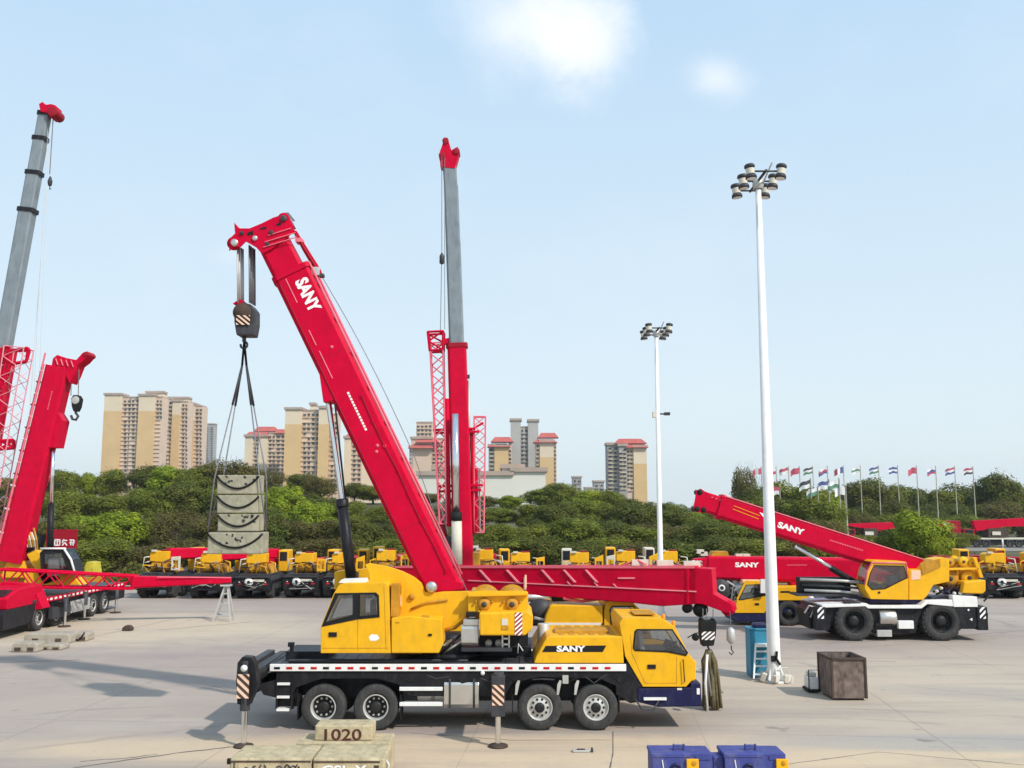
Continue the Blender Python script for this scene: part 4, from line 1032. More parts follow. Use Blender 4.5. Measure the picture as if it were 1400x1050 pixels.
# straight line of the boom on the photo: (5,470) .. (62,152)
def tpx(py): return 62+(py-152)*(5-62)/(470-152)
def tl3(py): return P(tpx(py), py, YT)
upv = Vector((1, 0, .17)).normalized()
c = MB()
c.beam(tl3(800), tl3(478), 1.0, 1.35, 1.0, 1.3, red, up=upv); c.build('base_boom', tl)
for (pa, pb, wpx) in ((500, 288, 20), (300, 237, 18), (245, 190, 16.5), (196, 156, 15)):
    c = MB(); w = wpx*54/F*1.02; c.beam(tl3(pa), tl3(pb), w*.8, w, w*.8, w, grey if pa < 290 else grey, up=upv)
    q = tl3(pb); dd = (tl3(pb)-tl3(pa)).normalized(); c.beam(q-dd*.12, q+dd*.12, w*.9, w*1.22, w*.9, w*1.22, black, up=upv)
    c.build('telescopic_section', tl)
c = MB(); c.prof([(53, 142), (58, 139), (62, 143), (70, 142), (76, 144), (76, 158), (68, 160), (64, 154), (55, 152)], YT-.4, .8, red)
c.lathe([(0, 0), (.3, 0), (.3, 1.0), (0, 1.0)], P(71, 152, YT-.5), (0, 1, 0), reddark, 16); c.build('boom_head', tl, .02)
c = MB(); c.tube([P(73, 158, YT), P(68, 238, YT)], .03, rope_m, 5); c.lathe([(0, 0), (.1, .06), (.14, .3), (.05, .6), (0, .62)], P(68, 255, YT), (0, 0, 1), dark, 12); c.tube([P(68, 255, YT), P(68, 259, YT), P(70, 258, YT)], .03, dark)
c.build('overhaul_hook', tl)
c = MB()
for (x0, y0, x1, y1) in ((66, 165, 45, 560), (68, 170, 52, 560), (62, 270, 35, 640)): c.tube([P(x0, y0, YT), P(x1, y1, YT-.4)], .012, galv, 4)
c.build('winch_rope', tl)
c = MB(); lattice(c, P(26, 476, YT-1.5), P(-22, 760, YT-1.5), 1.1, .8, 20, redglare, (0, 1, 0), .035, .022)
c.build('lattice_jib', tl)
c = MB()
for q in ([(0, 478), (12, 474), (14, 500), (0, 530)], [(14, 480), (38, 476), (40, 480), (36, 494), (14, 498)], [(0, 603), (18, 602), (20, 612), (0, 614)]):
    P3 = [P(x, y, YT-1.9) for x, y in q]
    for i in range(len(P3)): c.tube([P3[i], P3[(i+1) % len(P3)]], .10, red, 5)
    c.tube([P3[0], P3[2]], .07, red, 5); c.tube([P3[1], P3[3]], .07, red, 5)
c.prof([(-10, 480), (6, 478), (2, 560), (-10, 600)], YT-1.6, .6, red)
c.build('jib_bracket', tl)

# ================================================================ CENTRAL TALL CRANE among the far row
YC = 62.0
ct = thing('telescopic_crane', 'tall telescopic crane standing upright in the middle distance behind the raised red boom', 'crane', (P(628, 800, YC).x, YC+1, 0))
gx = P(632, 800, YC).x
c = MB(); c.bb((gx-1.3, YC-1, .6), (gx+1.3, YC+9, 1.5), black); c.bb((gx-1.1, YC-.4, 1.5), (gx+1.1, YC+1.2, 3.0), ochre); c.build('chassis', ct, .03)
for y in (YC+.2, YC+1.8, YC+6, YC+7.6):
    wheel(ct, (gx+1.1, y, .58), .58, .36, (1, 0, 0), 'front', 16); wheel(ct, (gx-1.1, y, .58), .58, .36, (-1, 0, 0), 'front', 16)
upc = Vector((1, 0, .02)).normalized()
def wpx(w): return w*YC/F
c = MB(); c.beam(P(634, 782, YC), P(624.5, 471, YC), .95, wpx(27), .95, wpx(26), red, up=upc)
c.beam(P(624.7, 476, YC), P(624.5, 470, YC), 1.05, wpx(30), 1.05, wpx(30), reddark, up=upc); c.build('base_boom', ct, .02)
for k, (xa, ya_, xb, yb_, w) in enumerate(((624.5, 480, 619.5, 330, 20.5), (619.5, 335, 616.5, 255, 20), (616.5, 260, 614.5, 226, 19))):
    c = MB(); c.beam(P(xa, ya_, YC), P(xb, yb_, YC), .8-.04*k, wpx(w*1.0), .8-.04*k, wpx(w), grey, up=upc)
    c.build('telescopic_section', ct)
c = MB(); c.prof([(602, 228), (601, 208), (608, 188), (612, 188), (617, 205), (621, 203), (626, 200), (627, 212), (622, 230)], YC-.4, .8, red)
for q in ((609, 192), (624, 206), (604, 212)): c.lathe([(0, 0), (.22, 0), (.22, .95), (0, .95)], P(*q, YC-.5), (0, 1, 0), reddark, 14)
c.build('boom_head', ct, .02)
c = MB(); c.tube([P(604, 215, YC-.5), P(604, 345, YC-.5), P(602, 455, YC-.5)], .025, rope_m, 5); c.tube([P(608, 215, YC-.5), P(608, 450, YC-.5)], .02, rope_m, 4)
c.lathe([(0, 0), (.16, .1), (.16, .6), (.05, .8), (0, .8)], P(604, 362, YC-.5), (0, 0, 1), dark, 12); c.build('overhaul_hook', ct)
c = MB(); c.tube([P(625, 772, YC-.9), P(624, 705, YC-.9)], wpx(7), cream, 14); c.tube([P(624, 712, YC-.9), P(624, 700, YC-.9)], wpx(7.6), rubber, 14); lcy = c.build('lift_cylinder', ct)
c = MB(); c.tube([P(624, 702, YC-.9), P(622.5, 566, YC-.9)], wpx(4.8), chrome, 12); c.build('piston_rod', lcy)
c = MB(); lattice(c, P(597, 470, YC-.3), P(606, 716, YC-.3), .85, .45, 17, redpale, (0, 1, 0), .06, .04)
lattice(c, P(596, 455, YC-.3), P(597, 480, YC-.3), 1.0, .85, 2, red, (0, 1, 0), .09, .06)
c.tube([P(611, 545, YC-.4), P(614, 720, YC-.4)], .14, red, 6)
c.build('lattice_jib', ct)
c = MB(); lattice(c, P(656, 570, YC+.3), P(655, 728, YC+.3), .75, .6, 12, redpale, (0, 1, 0), .045, .03)
c.tube([P(646, 590, YC+.1), P(648, 730, YC+.1)], .16, red, 6); c.tube([P(641, 520, YC+.1), P(641, 640, YC+.1)], .09, galv, 6); c.box(P(640, 515, YC+.1), (.2, .2, .25), dark)
c.tube([P(655, 640, YC+.3), P(656, 728, YC+.3)], .06, galv, 5); c.tube([P(650, 640, YC+.3), P(651, 728, YC+.3)], .16, red, 5)
c.build('folded_jib', ct)
c = MB()
for y, x0, x1 in ((588, 592, 650), (592, 596, 655), (672, 598, 658), (665, 600, 660)): c.beam(P(x0, y, YC-.1), P(x1, y-2, YC-.1), .2, .16, .2, .16, red)
c.beam(P(640, 590, YC), P(661, 578, YC), .14, .14, .14, .14, red)
c.beam(P(606, 468, YC-.1), P(616, 466, YC-.1), .3, .4, .3, .4, red)
c.tube([P(602, 690, YC-.3), P(616, 740, YC-.3)], .05, galv); c.tube([P(603, 712, YC-.2), P(610, 745, YC-.2)], .2, reddark, 7); c.box(P(608, 742, YC-.2), (1.0, .6, .8), dark)
c.build('jib_bracket', ct)

# ================================================================ FAR ROW OF PARKED CRANES, seen from behind
def make_row_crane(label, boomside, cabm=yellow, red_beam=False, seed=0):
    vr = random.Random(seed+5)
    r = thing('parked_crane', label, 'truck crane', (0, 0, 0), 'cranes parked in the far row')
    c = MB(); c.prism([(-1.15, 0, .55), (-1.22, 0, 1.2), (-1.05, 0, 1.5), (1.05, 0, 1.5), (1.22, 0, 1.2), (1.15, 0, .55)], (0, 9.5, 0), black); c.bb((-1.2, .4, .25), (-.75, 2.4, 1.0), tyre_m); c.bb((.75, .4, .25), (1.2, 2.4, 1.0), tyre_m); c.build('chassis', r, .05)
    for x in (-1, 1):
        for y in (1.0, 2.3, 7.2, 8.6):
            c = MB(); c.lathe(tyre_profile(.55, .5), (x*.95, y, .55), (x, 0, 0), tyre_m, 18); c.lathe([(.30, .2), (0, .1)], (x*.95, y, .55), (x, 0, 0), galv, 12); c.build('wheel', r)
    for x in (-.95, .72): 
        c = MB(); c.bb((x, -.03, .95), (x+.22, .0, 1.04), redlens); c.bb((x+.06, -.035, 1.1), (x+.13, -.005, 1.16), white); c.build('tail_lamp', r)
    c = MB(); c.lathe([(.11, 0), (.28, 0), (.28, .05), (.11, .05), (.11, 0)], (-.25, -.06, 1.12), (0, 1, 0), white, 20); c.lathe([(0, 0), (.42, 0), (.42, .03)], (-.25, -.03, 1.12), (0, 1, 0), rubber, 20); c.build('spare_wheel', r)
    c = MB(); c.bb((-1.0, .5, 1.5), (1.0, 3.6, 1.62), dark); c.prism([(-.9, 1.5, 1.6), (-.7, 1.5, 2.1), (.6, 1.5, 2.2), (.9, 1.5, 1.6)], (0, 1.4, 0), ochre); c.lathe([(0, 0), (.3, 0), (.3, 1.2), (0, 1.2)], (-.6, 1.3, 1.95), (1, 0, 0), ochre, 14)
    for k in range(9):
        x0 = vr.uniform(-1.1, 1.1); c.tube([(x0, vr.uniform(.9, 1.4), 1.55), (x0+vr.uniform(-.3, .3), vr.uniform(.6, 1.0), vr.uniform(1.9, 2.4)), (vr.uniform(-1, 1), 1.3, vr.uniform(1.8, 2.5))], vr.uniform(.02, .05), (rubber, ochre, yellow, dark, galv)[k % 5], 5)
    for k in range(6): c.tube([(-.8+k*.3, 1.4, 1.6), (-.6+k*.25, 1.2, 2.0), (-.5+k*.2, 1.5, 2.3)], .04, rustdark if k % 2 else ochre, 5)
    c.build('winch_frame', r, .02)
    c = MB()
    for k in range(8): c.tube([(vr.uniform(-1.0, 1.0), -.03, vr.uniform(.7, 1.3)), (vr.uniform(-1.0, 1.0), -.1, vr.uniform(.6, 1.0)), (vr.uniform(-1.0, 1.0), -.02, vr.uniform(.7, 1.4))], .02, (rubber, dark, galv)[k % 3], 4)
    c.bb((-1.1, -.12, 1.42), (1.1, .02, 1.5), dark); c.bb((vr.uniform(-.2, .3), -.05, 1.15), (.75, -.02, 1.3), cream); c.build('rear_panel', r)
    if vr.random() < .7:
        sd_ = 1 if vr.random() < .5 else -1
        c = MB(); c.holed([(sd_*1.15-.28, .7, 1.75), (sd_*1.15+.28, .7, 1.75), (sd_*1.15+.28, .7, 2.55+vr.uniform(0, .3)), (sd_*1.15-.28, .7, 2.6)], [[(sd_*1.15-.18, .7, 1.9), (sd_*1.15+.18, .7, 1.9), (sd_*1.15+.18, .7, 2.4), (sd_*1.15-.18, .7, 2.4)]], (0, .2, 0), (yellow, cream, yellow)[vr.randrange(3)]); c.build('side_frame', r, .02)
    c = MB(); c.prism([(-.75, 1.1, 2.3), (-.75, 1.1, 2.85), (-.55, 1.1, 2.95), (.5, 1.1, 2.95), (.5, 1.1, 2.3), (.3, 1.1, 2.22)], (0, .9, 0), yellow); cwt = c.build('counterweight', r, .04)
    c = MB(); c.box((-.45, 1.08, 2.98), (.3, .2, .12), cream); c.box((.2, 1.3, 3.0), (.5, .3, .08), reddark); c.build('top_lamp', cwt)
    s = boomside
    c = MB(); c.bb((s*1.0-.35, 4.0, 1.55), (s*1.0+.35, 5.3, 3.05), cabm); cb = c.build('operator_cab', r, .06)
    c = MB(); c.bb((s*1.0-.24, 3.97, 2.3), (s*1.0+.24, 3.99, 2.92), dglass); c.build('window', cb)
    c = MB(); f = -s
    c.tube([(f*.7, 1.2, 2.6), (f*1.1, 1.1, 2.55), (f*1.2, 1.1, 1.7)], .05, cream, 6); c.tube([(f*.75, 1.2, 2.3), (f*1.05, 1.1, 2.2)], .04, cream, 6); c.build('guard_rail', r); c = MB(); c.tube([(s*.8, 1.2, 2.4), (s*1.15, 1.1, 2.3), (s*1.15, 1.1, 1.7)], .045, yellow, 6)
    c.build('guard_rail', r)
    c = MB()
    if red_beam: c.beam((.2, 1.7, 2.75), (3.4, 4.5, 2.72), .8, .75, .8, .65, red)
    else: c.beam((0, 1.6, 2.3), (0, 13.0, 1.95), .75, .5, .7, .45, red)
    c.build('boom', r, .02)
    return r
spots = [(207, 'parked crane with red boom slewed right, left end of the far row by the hillside', 1, 1, yellow),
         (283, 'parked crane with red boom slewed right, second from the left in the far row', 1, 1, yellow),
         (346, 'parked crane under the hanging concrete blocks, seen from behind', 1, 0, yellow),
         (409, 'parked crane seen from behind, between hanging blocks and black lift cylinder', 1, 0, yellow),
         (465, 'parked crane seen from behind, just right of the black lift cylinder', 1, 0, yellow),
         (527, 'parked crane hidden up to its yellow top, left of the main boom foot', -1, 0, yellow),
         (662, 'parked crane with pale grey cab top, just right of the upright tall crane', -1, 0, galv),
         (716, 'parked crane with yellow top, next right after the grey-topped one', -1, 0, yellow),
         (795, 'parked crane with yellow top above the middle of the level red boom', -1, 0, cream),
         (862, 'parked crane with yellow top, just left of the slim distant lamp post', -1, 0, yellow),
         (922, 'parked crane with yellow top, just right of the slim distant lamp post', -1, 0, cream),
         (1374, 'parked crane at the right end of the far row, past the big-tyred crane', -1, 0, yellow),
         (1440, 'parked crane cut off by the right edge of the picture', -1, 0, yellow)]
protos = {}
for (px, lab, side_, rb_, cm) in spots:
    o = make_row_crane(lab, side_, cm, bool(rb_), px)
    g = G(px, 820)
    o.location = (g.x*(62.9/g.y), 62.9+random.uniform(-.3, .8), 0); o.rotation_euler.z = random.uniform(-.09, .09); o.scale = (1, 1, random.uniform(.96, 1.04))
# ================================================================ LAMP POSTS
def lamp_post(label, px, py, topy, topx, r0, r1, spread):
    g = G(px, py); H = P(px, topy, g.y).z
    r = thing('lamp_post', label, 'lamp post', g, 'floodlight masts of the yard')
    c = MB(); c.lathe([(r0*1.0, 0), (r0, .6), (r1, H), (0, H)], g, (0, 0, 1), white, 20); pole = c.build('pole', r)
    c = MB(); c.lathe([(0, .07), (r0*2.0, .07), (r0*2.0, .0)], g, (0, 0, 1), galv, 20)
    for k in range(8):
        a = k*math.pi/4; d = Vector((math.cos(a), math.sin(a), 0)); q = g+d*r0*.98
        c.prism([q+Vector((0, 0, .07)), q+d*r0*.85+Vector((0, 0, .07)), q+Vector((0, 0, .5))], d.cross(Vector((0, 0, 1)))*.02, white)
        c.lathe([(.03, .05), (.03, .16), (0, .16)], g+d*r0*1.75, (0, 0, 1), galv, 6)
    c.build('base_plate', r)
    c = MB(); top = Vector((g.x, g.y, H))
    c.lathe([(r1*1.5, -.35), (r1*2, -.25), (r1*2, 0), (0, .05)], top, (0, 0, 1), galv, 14)
    sy = spread*1.12; sx_ = spread*.5
    c.tube([top+Vector((0, -sy-.1, -.05)), top+Vector((0, sy+.1, -.05))], .05, dark, 6)
    c.tube([top+Vector((.05, .4, -.5)), top+Vector((.3, -.9, .35))], .03, galv, 6)
    for yy_ in (-sy, 0, sy): c.tube([top+Vector((-sx_-.08, yy_, -.05)), top+Vector((sx_+.08, yy_, -.05))], .035, dark, 6)
    c.build('lamp_arm', r)
    for yy_ in (-sy, 0, sy):
        for xs_ in (-sx_, sx_):
            q = top+Vector((xs_*1.15, yy_, -.05)); s = .185
            c = MB(); c.lathe([(0, .26), (s*.8, .25), (s, .21), (s*1.05, .15), (s*.95, .12), (s*.8, .10), (s*.8, -.12), (s*.95, -.14), (s*1.08, -.19), (s*1.08, -.27), (0, -.27)], q, (xs_*.25, 0, 1), dark, 16)
            c.lathe([(s*.83, .09), (s*.83, -.11)], q, (xs_*.25, 0, 1), cream, 16)
            h = c.build('lamp_head', r)
            c = MB(); c.lathe([(s*.9, -.275), (0, -.28)], q, (xs_*.25, 0, 1), white, 16); c.build('lamp_lens', h)
    return r, g, H
lp, g, H = lamp_post('tall white lamp post standing right of the blue cabinet, six floodlights on top', 1059, 932, 246, 1035, .225, .10, .95)
c = MB(); rr = random.Random(2)
for k in range(12):
    a = rr.random()*6.28; d = .30+rr.random()*.22
    c.box((g.x+math.cos(a)*d, g.y+math.sin(a)*d*.8-.1, .09+rr.random()*.1), (.16+rr.random()*.12, .14, .16+rr.random()*.12), cream if k % 3 else galv, mat3=Matrix.Rotation(rr.random()*3, 3, 'Z') @ Matrix.Rotation(.4*rr.random(), 3, 'X'))
c.tube([(g.x+.05, g.y-.24, 1.05), (g.x+.02, g.y-.26, .8), (g.x+.15, g.y-.24, .6)], .045, rubber, 6); c.box((g.x-.08, g.y-.235, .8), (.16, .03, .2), rubber)
c.tube([(g.x+.1, g.y-.3, .5), (g.x+.42, g.y-.2, .5), (g.x+.48, g.y-.2, .05)], .02, cream, 5)
c.build('cable_tie_ring', lp, .015)
l2_, g, H = lamp_post('slim distant white lamp post behind the level red boom, with a camera bracket halfway up', 904.5, 846, 452, 903, .16, .09, .95)
c = MB(); q = P(904, 566, g.y); c.tube([q, q+Vector((-.4, 0, .05))], .04, dark); c.tube([q, q+Vector((.35, 0, 0))], .04, dark); c.box(q+Vector((-.4, -.1, -.05)), (.18, .3, .3), cream); c.box(q+Vector((.3, -.1, .0)), (.3, .3, .15), dark); c.build('camera_bracket', l2_)

# ================================================================ SMALL YARD OBJECTS
g = G(1036, 927); Yb_ = g.y
cb = thing('blue_cabinet', 'teal blue steel cabinet standing at the foot of the tall white lamp post', 'cabinet', (G(1038, 925).x, Yb_+.5, 0))
c = MB(); a = P(1027, 925, Yb_); b = P(1052, 862, Yb_); c.bb((a.x, Yb_, .03), (b.x, Yb_+.7, b.z), bluebin); bx = c.build('cabinet_body', cb, .02)
c = MB(); c.bb((a.x-.03, Yb_-.03, b.z), (b.x+.03, Yb_+.73, b.z+.07), bluebin); c.build('cabinet_top', cb, .015)
c = MB(); c.bb((a.x+.05, Yb_-.012, .12), (b.x-.05, Yb_-.002, b.z-.08), bluebin); c.box((b.x-.12, Yb_-.02, b.z*.55), (.03, .03, .14), galv); c.build('cabinet_door', cb, .01)
c = MB(); c.box(P(1038, 855, Yb_+.3), (.5, .4, .18), navy); c.build('folded_bag', loc=P(1038, 858, Yb_+.3), label='dark blue folded sack lying on top of the blue cabinet', cat='sack', bevel=.06)
st = thing('step_ladder', 'small white metal step ladder leaning at the blue cabinet front', 'step ladder', (G(1040, 930).x, Yb_-.5, 0))
yy = Yb_-.38
for px in (1030.5, 1051):
    c = MB(); c.beam(P(px, 928, yy-.25), P(px+2.5, 881, yy+.2), .05, .06, .05, .06, white, up=(1, 0, 0)); c.build('rail', st)
for k, py in enumerate((922, 911, 901, 891)):
    c = MB(); f = (928-py)/47; y = yy-.25+.45*f; q = P(1041.5+2*f, py, y); c.box(q+Vector((0, .08, 0)), (.50, .2, .035), white); c.build('step', st)
c = MB(); q = P(1043, 882, yy+.25); c.box(q, (.52, .3, .1), white); c.build('platform', st, .01)
# rusty steel box
rb = thing('steel_box', 'large open-topped rusty brown steel box standing alone on the concrete at right', 'steel box', (G(1158, 958).x, 31.2, 0))
p = [G(1139, 958), G(1185, 958), Vector((G(1185, 958).x-.02, 31.75, 0)), Vector((G(1122, 946).x+.02, 31.75, 0))]
p[3] = Vector((p[0].x-.02, p[0].y+1.25, 0)); p[2] = Vector((p[1].x-.02, p[1].y+1.25, 0))
hz = P(1140, 900, p[0].y).z
c = MB(); tck = .05
ins = [Vector((p[0].x+tck, p[0].y+tck, 0)), Vector((p[1].x-tck, p[1].y+tck, 0)), Vector((p[2].x-tck, p[2].y-tck, 0)), Vector((p[3].x+tck, p[3].y-tck, 0))]
zb = .07; vs = [v+Vector((0, 0, zb)) for v in p]+[v+Vector((0, 0, hz)) for v in p]+[v+Vector((0, 0, hz)) for v in ins]+[v+Vector((0, 0, .2)) for v in ins]
fs = [(0, 1, 2, 3)]
for i in range(4):
    j = (i+1) % 4; fs += [(i, j, 4+j, 4+i), (4+i, 4+j, 8+j, 8+i), (8+i, 8+j, 12+j, 12+i)]
fs.append((12, 13, 14, 15)); c.add(vs, fs, rust); c.build('box_shell', rb)
c = MB(); 
for a_, b_ in ((0, 1), (1, 2), (2, 3), (3, 0)): c.beam(p[a_]+Vector((0, 0, hz-.02)), p[b_]+Vector((0, 0, hz-.02)), .09, .07, .09, .07, rustdark)
for i in (0, 1, 2, 3): c.beam(p[i]+Vector((0, 0, .07)), p[i]+Vector((0, 0, hz)), .07, .07, .07, .07, rustdark, up=(1, 0, 0))
c.build('rim', rb)
c = MB(); c.bb((p[0].x+.05, p[0].y+.1, .0), (p[0].x+.2, p[0].y+1.1, .07), rustdark); c.bb((p[1].x-.2, p[1].y+.1, 0), (p[1].x-.05, p[1].y+1.1, .07), rustdark); c.build('skid', rb)
g = G(1111, 946); pc = thing('portable_unit', 'small white portable generator on a dark frame, on the ground left of the rusty box', 'generator', g)
c = MB(); c.box(g+Vector((0, .1, .3)), (.3, .6, .38), white); c.box(g+Vector((.0, .1, .56)), (.24, .4, .12), cream); c.build('housing', pc, .03)
c = MB(); c.box(g+Vector((0, .1, .08)), (.4, .66, .08), rubber); c.tube([g+Vector((-.17, -.2, .1)), g+Vector((-.17, -.2, .72)), g+Vector((.17, -.2, .72)), g+Vector((.17, -.2, .1))], .02, dark, 6); c.build('frame', pc)

# blue counterweight slabs at the bottom edge
def bluew(x0, x1, ytop, label, lamp):
    g = G((x0+x1)/2, 1075); Y = 21.6
    a = P(x0, 1031, Y); b = P(x1, 1031, Y)
    r = thing('counterweight_slab', label, 'counterweight', ((a.x+b.x)/2, Y+.6, 0), 'blue counterweights at the bottom edge')
    zt = a.z
    c = MB()
    w = b.x-a.x
    c.prism([(a.x, Y, .0), (b.x, Y, .0), (b.x, Y, zt), (a.x, Y, zt)], (0, .75, 0), bluep)
    c.prism([(a.x-.02, Y-.015, zt-.07), (a.x+w*.62, Y-.015, zt-.07), (a.x+w*.66, Y-.015, zt+.005), (a.x-.02, Y-.015, zt+.005)], (0, .78, 0), bluep)
    c.bb((a.x+w*.72, Y-.02, zt-.12), (a.x+w*.98, Y-.0, zt-.03), bluep)
    body = c.build('slab', r, .02)
    c = MB(); q = Vector((a.x+w*.48, Y+.35, zt)); c.box(q+Vector((-.1, 0, .06)), (.04, .1, .13), bluep); c.box(q+Vector((.12, 0, .06)), (.04, .1, .13), bluep); c.box(q+Vector((.01, 0, .09)), (.22, .06, .05), bluep); c.build('lifting_lug', r, .01)
    c = MB(); q = Vector((a.x+w*lamp, Y-.04, zt-.27)); c.box(q, (.26, .06, .36), orange if False else yellow); c.lathe([(.05, 0), (.05, .02), (0, .02)], q+Vector((.03, -.03, .1)), (0, -1, 0), ochre, 12); c.build('yellow_bracket', r, .01)
    c = MB(); c.lathe([(.13, 0), (.13, .02), (.07, .02), (.07, 0)], (a.x+w*.38, Y, zt-.32), (0, -1, 0), navy, 20); c.tube([(a.x+w*.16, Y-.01, zt-.12), (a.x+w*.18, Y-.01, zt-.3)], .012, white, 5); c.build('pocket_rim', r)
bluew(892, 974, 0, 'blue painted counterweight slab, the left one of the pair at the bottom edge', .66)
bluew(991, 1074, 0, 'blue painted counterweight slab, the right one of the pair at the bottom edge', .93)
c = MB(); a = P(975, 1036, 21.7); b = P(990, 1036, 21.7); c.bb((a.x+.01, 21.75, .0), (b.x-.01, 22.2, a.z), bluep); c.build('spacer_block', loc=(a.x, 22, 0), bevel=.02, label='short blue steel spacer between the two blue counterweight slabs', cat='spacer')

# concrete counterweights bottom left
def cw(name, x0, x1, ytop, ybot, Y, d, z0, label, text=None, tm=paint_r, zt=None, txtw=1.0, extra=None):
    a = P(x0, ytop, Y); b = P(x1, ytop, Y); z1 = a.z if zt is None else zt
    r = thing(name, label, 'concrete block', ((a.x+b.x)/2, Y+d/2, z0), 'concrete test weights in the foreground')
    c = MB(); c.bb((a.x, Y, z0), (b.x, Y+d, z1), concrete); c.build('block', r, .035)
    if extra: extra(r, a.x, b.x, Y, z0, z1, d)
    if text:
        c = MB(); h = text[2]; c.text(text[0], (a.x+(b.x-a.x)*text[1], Y-.004, z1-text[3]), (1, 0, 0), (0, 0, 1), h, tm, .003, txtw, .03); c.build('painted_number', r)
    return r
def frame_(r, x0, x1, Y, z0, z1, d):
    c = MB()
    c.bb((x0-.05, Y-.03, z1-.11), (x0+.02, Y+.05, z1-.005), rubber)
    c.tube([(x0, Y-.004, z1-.06), (x1, Y-.004, z1-.06)], .018, rustdark, 5); c.tube([(x0+.1, Y-.004, z0), (x0+.1, Y-.004, z1-.08)], .015, rustdark, 5); c.build('steel_edge', r)
    c = MB(); rr = random.Random(9)
    for k in range(6):
        px = x0+.35+k*.17; c.tube([(px+.07*math.cos(t)*(1-.3*(k % 2)), Y-.006, z1-.28+.10*math.sin(t)+.03*(k % 3)) for t in [i*.6+k for i in range(8+k % 3)]], .016, dark, 5)
    for k in range(6): c.box((x0+1.35+rr.uniform(-.12, .12), Y-.004, z1-.14+rr.uniform(-.06, .06)), (.07, .004, .03), dark, mat3=Matrix.Rotation(rr.random()*3, 3, 'Y'))
    c.build('paint_scrawl', r)
def frame2(r, x0, x1, Y, z0, z1, d):
    c = MB(); c.tube([(x0+.02, Y-.004, z1-.07), (x1-.1, Y-.004, z1-.07)], .018, rustdark, 5)
    c.bb((x1-.22, Y-.01, z0), (x1-.12, Y+.0, z1-.14), rustdark); c.build('steel_edge', r)
    c = MB(); c.lathe([(.0, 0), (.03, .0), (.03, .1)], (x1-.1, Y-.02, z1-.3), (0, -1, 0), galv, 6)
    c.tube([(x1-.05, Y+.3, z1-.05), (x1+.06, Y+.25, z1-.2), (x1+.0, Y+.2, z1-.4)], .03, galv, 6); c.build('lifting_eye', r)
gz0 = P(430, 1012, 22.9).z
cw('concrete_block', 314, 425, 1040, 1090, 20.8, 1.15, 0, 'long weathered concrete block with dark scrawled writing, bottom left corner stack', extra=frame_, zt=P(370, 1037, 20.8).z)
cw('concrete_block', 428, 526, 1040, 1090, 20.85, 1.2, 0, 'weathered concrete block with faint white letters, right half of the bottom stack', ('CSL Y', .12, .20, .34), paint_w, extra=frame2, zt=P(470, 1037, 20.85).z+.002, txtw=1.3)
ztop = P(470, 1037, 20.85).z
aa = P(430, 1011, 22.35)
cw('concrete_block', 405, 533, 1020, 1030, 22.15, .9, 0, 'low concrete base block under the block numbered 1020', zt=aa.z-.02)
r_ = cw('concrete_block', 430.5, 509, 993, 1011, 22.3, .62, aa.z-.018, 'concrete block painted with the number 1020 on top of the stack', ('1020', .17, .24, .32), paint_r, zt=P(430, 991.5, 22.3).z, txtw=1.35)
# low slabs on the ground at left
slabm = M('worn_concrete', (.36, .315, .25), .9, var=.2, scale=3, dirt=((.2, .17, .13), .6), bump=.5)
def slab(px0, px1, pyb, h, d, label, arc=False):
    a = G(px0, pyb); b = G(px1, pyb)
    r = thing('concrete_slab', label, 'concrete slab', ((a.x+b.x)/2, a.y+d/2, 0), 'low concrete slabs lying at left')
    c = MB(); c.prism([(a.x, a.y, 0), (b.x, a.y, 0), (b.x, a.y, h*.8), (b.x-.1, a.y, h), (a.x+.1, a.y, h), (a.x, a.y, h*.75)], (0, d, 0), slabm); c.build('block', r, .05)
    c = MB(); n = 10; w = b.x-a.x
    for k in (0.25, .75): c.box((a.x+w*k, a.y-.01, h*.35), (.25, .03, h*.35), rustdark)
    if arc: c.tube([(a.x+w*(.1+.8*i/n), a.y-.06, h*1.1-h*.9*math.sin(math.pi*i/n)) for i in range(n+1)], .035, rubber, 6)
    c.build('lifting_pocket', r)
slab(15, 50, 892, .38, .8, 'short worn concrete slab, nearest of the low slabs at left')
slab(52, 84, 889, .22, .8, 'thin pale concrete slab beside the nearest low slab at left')
slab(32, 95, 880, .42, 1.0, 'longest low concrete slab lying behind the two smaller ones at left')
slab(95, 118, 877, .36, .9, 'small concrete slab with a curved black lifting bar at left', True)
g = G(173, 863); c = MB(); c.prism([g+Vector(v) for v in ((-.22, 0, 0), (-.24, 0, .14), (-.08, 0, .27), (.12, 0, .25), (.24, 0, .12), (.2, 0, 0))], (0, .35, 0), rustdark); c.build('timber_offcut', loc=g, bevel=.03, label='small dark lump of timber lying alone on the concrete at left', cat='timber')
g = G(800, 1028)
c = MB(); c.box(g+Vector((-.1, 0, .03)), (.42, .16, .05), galv, mat3=Matrix.Rotation(.05, 3, 'Z')); c.box(g+Vector((.17, 0, .05)), (.05, .16, .08), dark); c.box(g+Vector((-.1, .0, .06)), (.2, .1, .02), dark); c.build('steel_offcut', loc=g, bevel=.01, label='small flat steel offcut lying on the concrete in front of the front wheels', cat='metal scrap')
